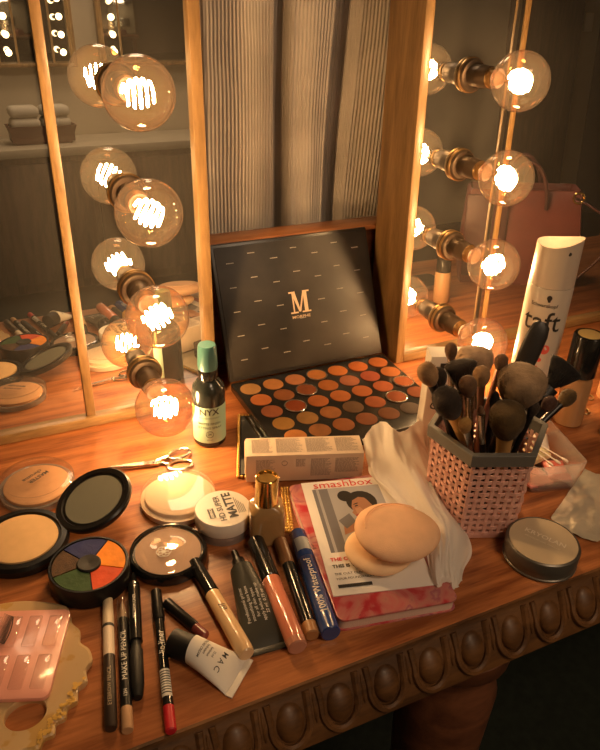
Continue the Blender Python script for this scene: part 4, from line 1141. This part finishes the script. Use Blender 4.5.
# ------------------------------------------------------------------ hairspray can
p = Vector((.608, .575, 0))
ht = thing('hairspray_can', 'tall white hairspray can with dark lettering and red dots', 'spray can', p, face_rot(p)-R(8))
MB().lathe([(.024, 0), (.0262, .002), (.0262, .168), (.0258, .170)], 48).build('can', mat('white_can', (.66, .58, .47), .3, coat=.2), ht)
rg = []
for f_ in (0, .2, .5, .8, 1.0):
    ring = []
    for k in range(48):
        a = 2*PI*k/48; x_, y_ = math.cos(a), math.sin(a)
        ztop = .2190+.0048*x_+.0042*x_*x_
        rad_ = .0258-.0006*f_
        ring.append(Vector((rad_*x_, rad_*y_, .1705+(ztop-.1705)*f_)))
    rg.append(ring)
ring = [Vector((v.x*.90, v.y*.90, v.z-.001)) for v in rg[-1]]; rg.append(ring)
rg.append([Vector((v.x*.4, v.y*.4, v.z-.001)) for v in ring])
MB().rings(rg).build('cap', mat('white_cap', (.62, .53, .42), .35), ht, sharp=50)
MB().lathe([(.0022, 0), (.0022, .0016), (.0016, .002)], 14, T(Vector((.0155, -.0185, .2135))) @ RX(R(80))).build('nozzle', M['printdark'], ht)
tx = MB()
add_text(tx, 'taft', .036, on_cyl_z(.0264, .1285, .10), .004, sx=.95)
add_text(tx, 'Schwarzkopf', .0062, on_cyl_z(.0264, .150, .05), .01)
f = on_cyl_z(.0265, .1590, .22)
bv = [tx.bm.verts.new(f(x_, y_)) for x_, y_ in ell(0, .001, .0030, .0034)]; tx.face(bv)
bv = [tx.bm.verts.new(f(x_, y_)) for x_, y_ in ((-.0022, 0), (.0022, 0), (.0016, -.0042), (-.001, -.0042))]; tx.face(bv)
tx.build('lettering', M['printdark'], ht, recalc=False)
tx = MB()
for x_, z_, r_ in ((.010, .094, .0062), (.006, .080, .0028), (.004, .0695, .0024), (.002, .060, .002)):
    f = on_cyl_z(.0265, z_, .12); bv = [tx.bm.verts.new(f(x_+r_*math.cos(2*PI*k/20), r_*math.sin(2*PI*k/20))) for k in range(20)]; tx.face(bv)
tx.build('red_dots', mat('coral_dots', (.75, .13, .10), .4), ht, recalc=False)

# ------------------------------------------------------------------ foundation bottle with black cap
p = at(567, 421)
fb = thing('foundation_bottle', 'round foundation bottle with tall black cap and gold emblem, beside the hairspray can', 'bottle', p, face_rot(p))
MB().lathe([(.0150, 0), (.0172, .002), (.0175, .006), (.0172, .060), (.0155, .068), (.0120, .070)], 40).build('glass_body', mat('warm_beige_foundation', (.46, .26, .12), .15, coat=.6, var=.05, scale=20), fb)
MB().lathe([(.0160, .0685), (.0180, .0695), (.0180, .1195), (.0168, .1215), (.0130, .1215), (.0125, .1205), (0, .1205)], 40).build('cap', M['blackgloss'], fb)
MB().lathe([(.0138, .1204), (.0136, .1216), (.0125, .1222), (0, .1224)], 32).build('gold_emblem', mat('gold_emblem', (.85, .58, .20), .4, .15, bump=1., bscale=260), fb)

# white carton behind the pot
p0 = Vector((.4180, .5350, 0))
wc = thing('white_carton', 'upright white cosmetics carton with dark band, standing behind the brush pot', 'box', p0, R(-22))
MB().box((.024, .012, .064), (.048, .024, .128), .0008).build('carton', M['paper'], wc)
MB().box((.026, -.0003, .117), (.030, .0006, .006)).build('dark_band', M['printdark'], wc)
tx = MB(); add_text(tx, 'C', .013, flat(T(Vector((.010, -.0003, .066))) @ RX(PI/2)), .01); tx.build('lettering', M['printdark'], wc, recalc=False)

# ------------------------------------------------------------------ clear box with cotton swab packs
A, B = Vector((.4860, .4265, 0)), Vector((.5485, .4115, 0))
ex = (B-A).normalized(); ey = Vector((-ex.y, ex.x, 0)); w = (B-A).length; dpt = .096
cx_ = thing('clear_box', 'clear plastic open box of cosmetic sachets, right of the brush pot', 'box', mw=frame_m(A, ex, ey, Vector((0, 0, 1))))
def rr_(w_, d_, z, r, ins): return [v+Vector((w/2, dpt/2, 0)) for v in sq_ring(w_/2-ins, d_/2-ins, z, r, 5)]
MB().rings([rr_(w, dpt, .0, .008, .004), rr_(w, dpt, .001, .008, .0035), rr_(w, dpt, .027, .008, .001), rr_(w, dpt, .027, .008, .0), rr_(w, dpt, .036, .008, -.0005), rr_(w, dpt, .036, .008, .0015), rr_(w, dpt, .002, .007, .005)]).build('box_shell', clear('box_plastic', (.985, .96, .94), (.88, .80, .77), gloss=.07, rough=.08, diff=.22), cx_)
packs = [('pink sachet lying flat at the front of the clear box', (.016, .018, .004), (.030, .028, .010), 8, (.66, .26, .22)), ('red-edged sachet beside the pink one in the clear box', (.045, .024, .004), (.024, .034, .012), -12, (.55, .12, .10)), ('yellow-cream sachet standing at the back of the clear box', (.028, .058, .003), (.036, .036, .020), 20, (.80, .68, .38)), ('crumpled pale sachet on the right inside the clear box', (.046, .070, .003), (.022, .030, .026), -25, (.82, .70, .58))]
for lb_, c, s_, a_, cl in packs:
    m = frame_m(A, ex, ey, Vector((0, 0, 1))) @ T(Vector(c)) @ RZ(R(a_))
    t = bmesh.new(); bmesh.ops.create_cube(t, size=1); bmesh.ops.subdivide_edges(t, edges=t.edges[:], cuts=6, use_grid_fill=True)
    mb = MB()
    for v in t.verts:
        f_ = (1-abs(v.co.x*2)**3)*(1-abs(v.co.y*2)**3)
        v.co = Vector((v.co.x*s_[0], v.co.y*s_[1], s_[2]*.5+v.co.z*s_[2]*(.25+.75*f_))) + Vector((0, 0, .0))
        v.co += Vector((noise.noise(v.co*200), noise.noise(v.co*200+Vector((5, 0, 0))), 0))*.0012
    mb.merge(t); o = mb.build('sachet', mat('sachet_foil', cl, .35, var=.15, scale=120, coat=.3)); o.matrix_world = m
    tag(o, lb_, 'sachet', 'sachets in the clear box')
for k in range(3):
    m = frame_m(A, ex, ey, Vector((0, 0, 1))) @ T(Vector((.022+.007*k, .046, .0275+.0006*k))) @ RZ(R(112+5*k)) @ RY(R(-6))
    t = thing('cotton_swab', 'white cotton swab lying across the sachets in the clear box', 'cotton swab', mw=m, group='cotton swabs in the clear box')
    MB().lathe([(.0008, -.026), (.0008, .026)], 8, MX).build('stick', M['paper'], t)
    for s_ in (-1, 1): MB().sphere((s_*.028, 0, 0), (.0045, .0016, .0016), 12, 8).build('cotton_tip', M['white'], t)

# ------------------------------------------------------------------ crinkled film packet
qs = [at(x, y, .003) for x, y in ((549, 520), (582, 466))]
qd = [at(575, 546, .003), None]
A, B, D = at(551, 517, .003), at(585, 468, .003), at(578, 549, .003)
rows = []
side_ = Vector((.078, -.034, 0))
for j in range(33):
    row = []
    for i in range(33):
        u_, v_ = i/32, j/32
        P0 = A.lerp(B, v_); P1 = D.lerp(D+(B-A)*1.0+Vector((.0, .0, 0)), v_)
        q = P0 + (D-A)*u_*.9 + Vector((.060, -.012, 0))*u_*u_*(.4+.6*v_) + Vector((.02, -.006, 0))*u_*v_
        s_ = q*60
        q = Vector((q.x, q.y, .0012+.0028*abs(noise.noise(s_))+.0016*abs(noise.noise(s_*2.7))))
        row.append(q)
    rows.append(row)
fk = MB().grid(rows).build('foil_sheet', mat('silver_film', (.80, .72, .58), .32, .55, bump=.8, bscale=120), sharp=60)
tag(fk, 'crinkled silvery foil sheet lying flat beside the round tin', 'foil')

# phone
ph = thing('smartphone', 'dark smartphone with metal edge at the right picture edge', 'phone', (.6465, .418, 0))
MB().prism(rrect(.145, .072, .010), 0, .0078, bevel=.0015).build('metal_body', mat('phone_metal', (.45, .36, .30), .3, .9), ph)
MB().prism(rrect(.139, .066, .008, o=(.003, .003)), .0077, .0084).build('screen', M['blackgloss'], ph)
mb = MB()
for k in range(2): mb.box((-.0002, .034+.014*k, .0045), (.001, .009, .002), .0004)
mb.build('side_button', M['steel'], ph)
# hair ties
for x_, y_, lb_ in ((589, 397, 'bronze ring link lying behind the foundation bottle, the farther one'), (584.5, 411, 'bronze ring link lying beside the phone, the nearer one')):
    q = at(x_, y_, .0016); mb = MB()
    mb.tube([(q.x+.0060*math.cos(2*PI*k/24), q.y+.0060*math.sin(2*PI*k/24), .0016+.0006*math.sin(2*PI*k/24)) for k in range(24)], .0014, 8, True)
    tag(mb.build('metal_ring', M['brass']), lb_, 'ring', 'metal rings by the phone')
# tan bottle at the edge
q = Vector((.7270, .5480, 0))
tb = thing('tan_tube', 'black-capped tan foundation tube standing behind the phone, also reflected in the right mirror', 'tube', q)
MB().lathe([(.0135, 0), (.0145, .002), (.0142, .050), (.012, .054), (0, .054)], 32).build('body', mat('tan_plastic', (.56, .31, .15), .4), tb)
MB().lathe([(.0125, .0535), (.0125, .0920), (.0115, .0935), (0, .0935)], 28).build('cap', M['blackgloss'], tb)

# ------------------------------------------------------------------ round tin
p = disc(543.5, 540, .0215)
tn = thing('powder_tin', 'round grey tin with cream embossed lid in front of the brush pot', 'tin', p, face_rot(p))
MB().lathe([(.0330, 0), (.0345, .0012), (.0345, .0025), (.0335, .0035), (.0335, .0100), (.0345, .0108), (.0345, .0185), (.0338, .0205), (.0322, .0215), (.0318, .0208), (0, .0206)], 64).build('body', mat('grey_tin', (.17, .155, .13), .35, .6, var=.1, scale=40), tn)
MB().lathe([(.0316, .0206), (.0314, .0212), (0, .0213)], 56).build('lid_label', mat('cream_lid', (.60, .47, .30), .55, var=.05, scale=30), tn)
tx = MB(); fm = T(Vector((.001, .004, .0215)))
add_text(tx, 'KRYOLAN', .0078, flat(fm @ RZ(R(-10))), .02, sx=1.1); add_text(tx, 'PROFESSIONAL MAKE-UP', .0030, flat(fm @ RZ(R(-10)) @ T(Vector((.0, -.0075, 0)))))
tx.build('lettering', mat('pale_embossing', (.86, .74, .56), .5), tn, recalc=False)

# ------------------------------------------------------------------ light and view
w = bpy.data.worlds.new('world'); scene.world = w; w.use_nodes = True
w.node_tree.nodes['Background'].inputs[0].default_value = (.5, .35, .22, 1); w.node_tree.nodes['Background'].inputs[1].default_value = .02
vs = scene.view_settings; vs.view_transform = 'Standard'; vs.look = 'None'; vs.exposure = .12; vs.gamma = 1; vs.use_curve_mapping = False
cy = scene.cycles
cy.caustics_reflective = False; cy.caustics_refractive = False
cy.max_bounces = 14; cy.transparent_max_bounces = 24; cy.glossy_bounces = 8; cy.diffuse_bounces = 4
cy.sample_clamp_indirect = 6; cy.use_denoising = True; cy.blur_glossy = .5
bpy.context.view_layer.update()
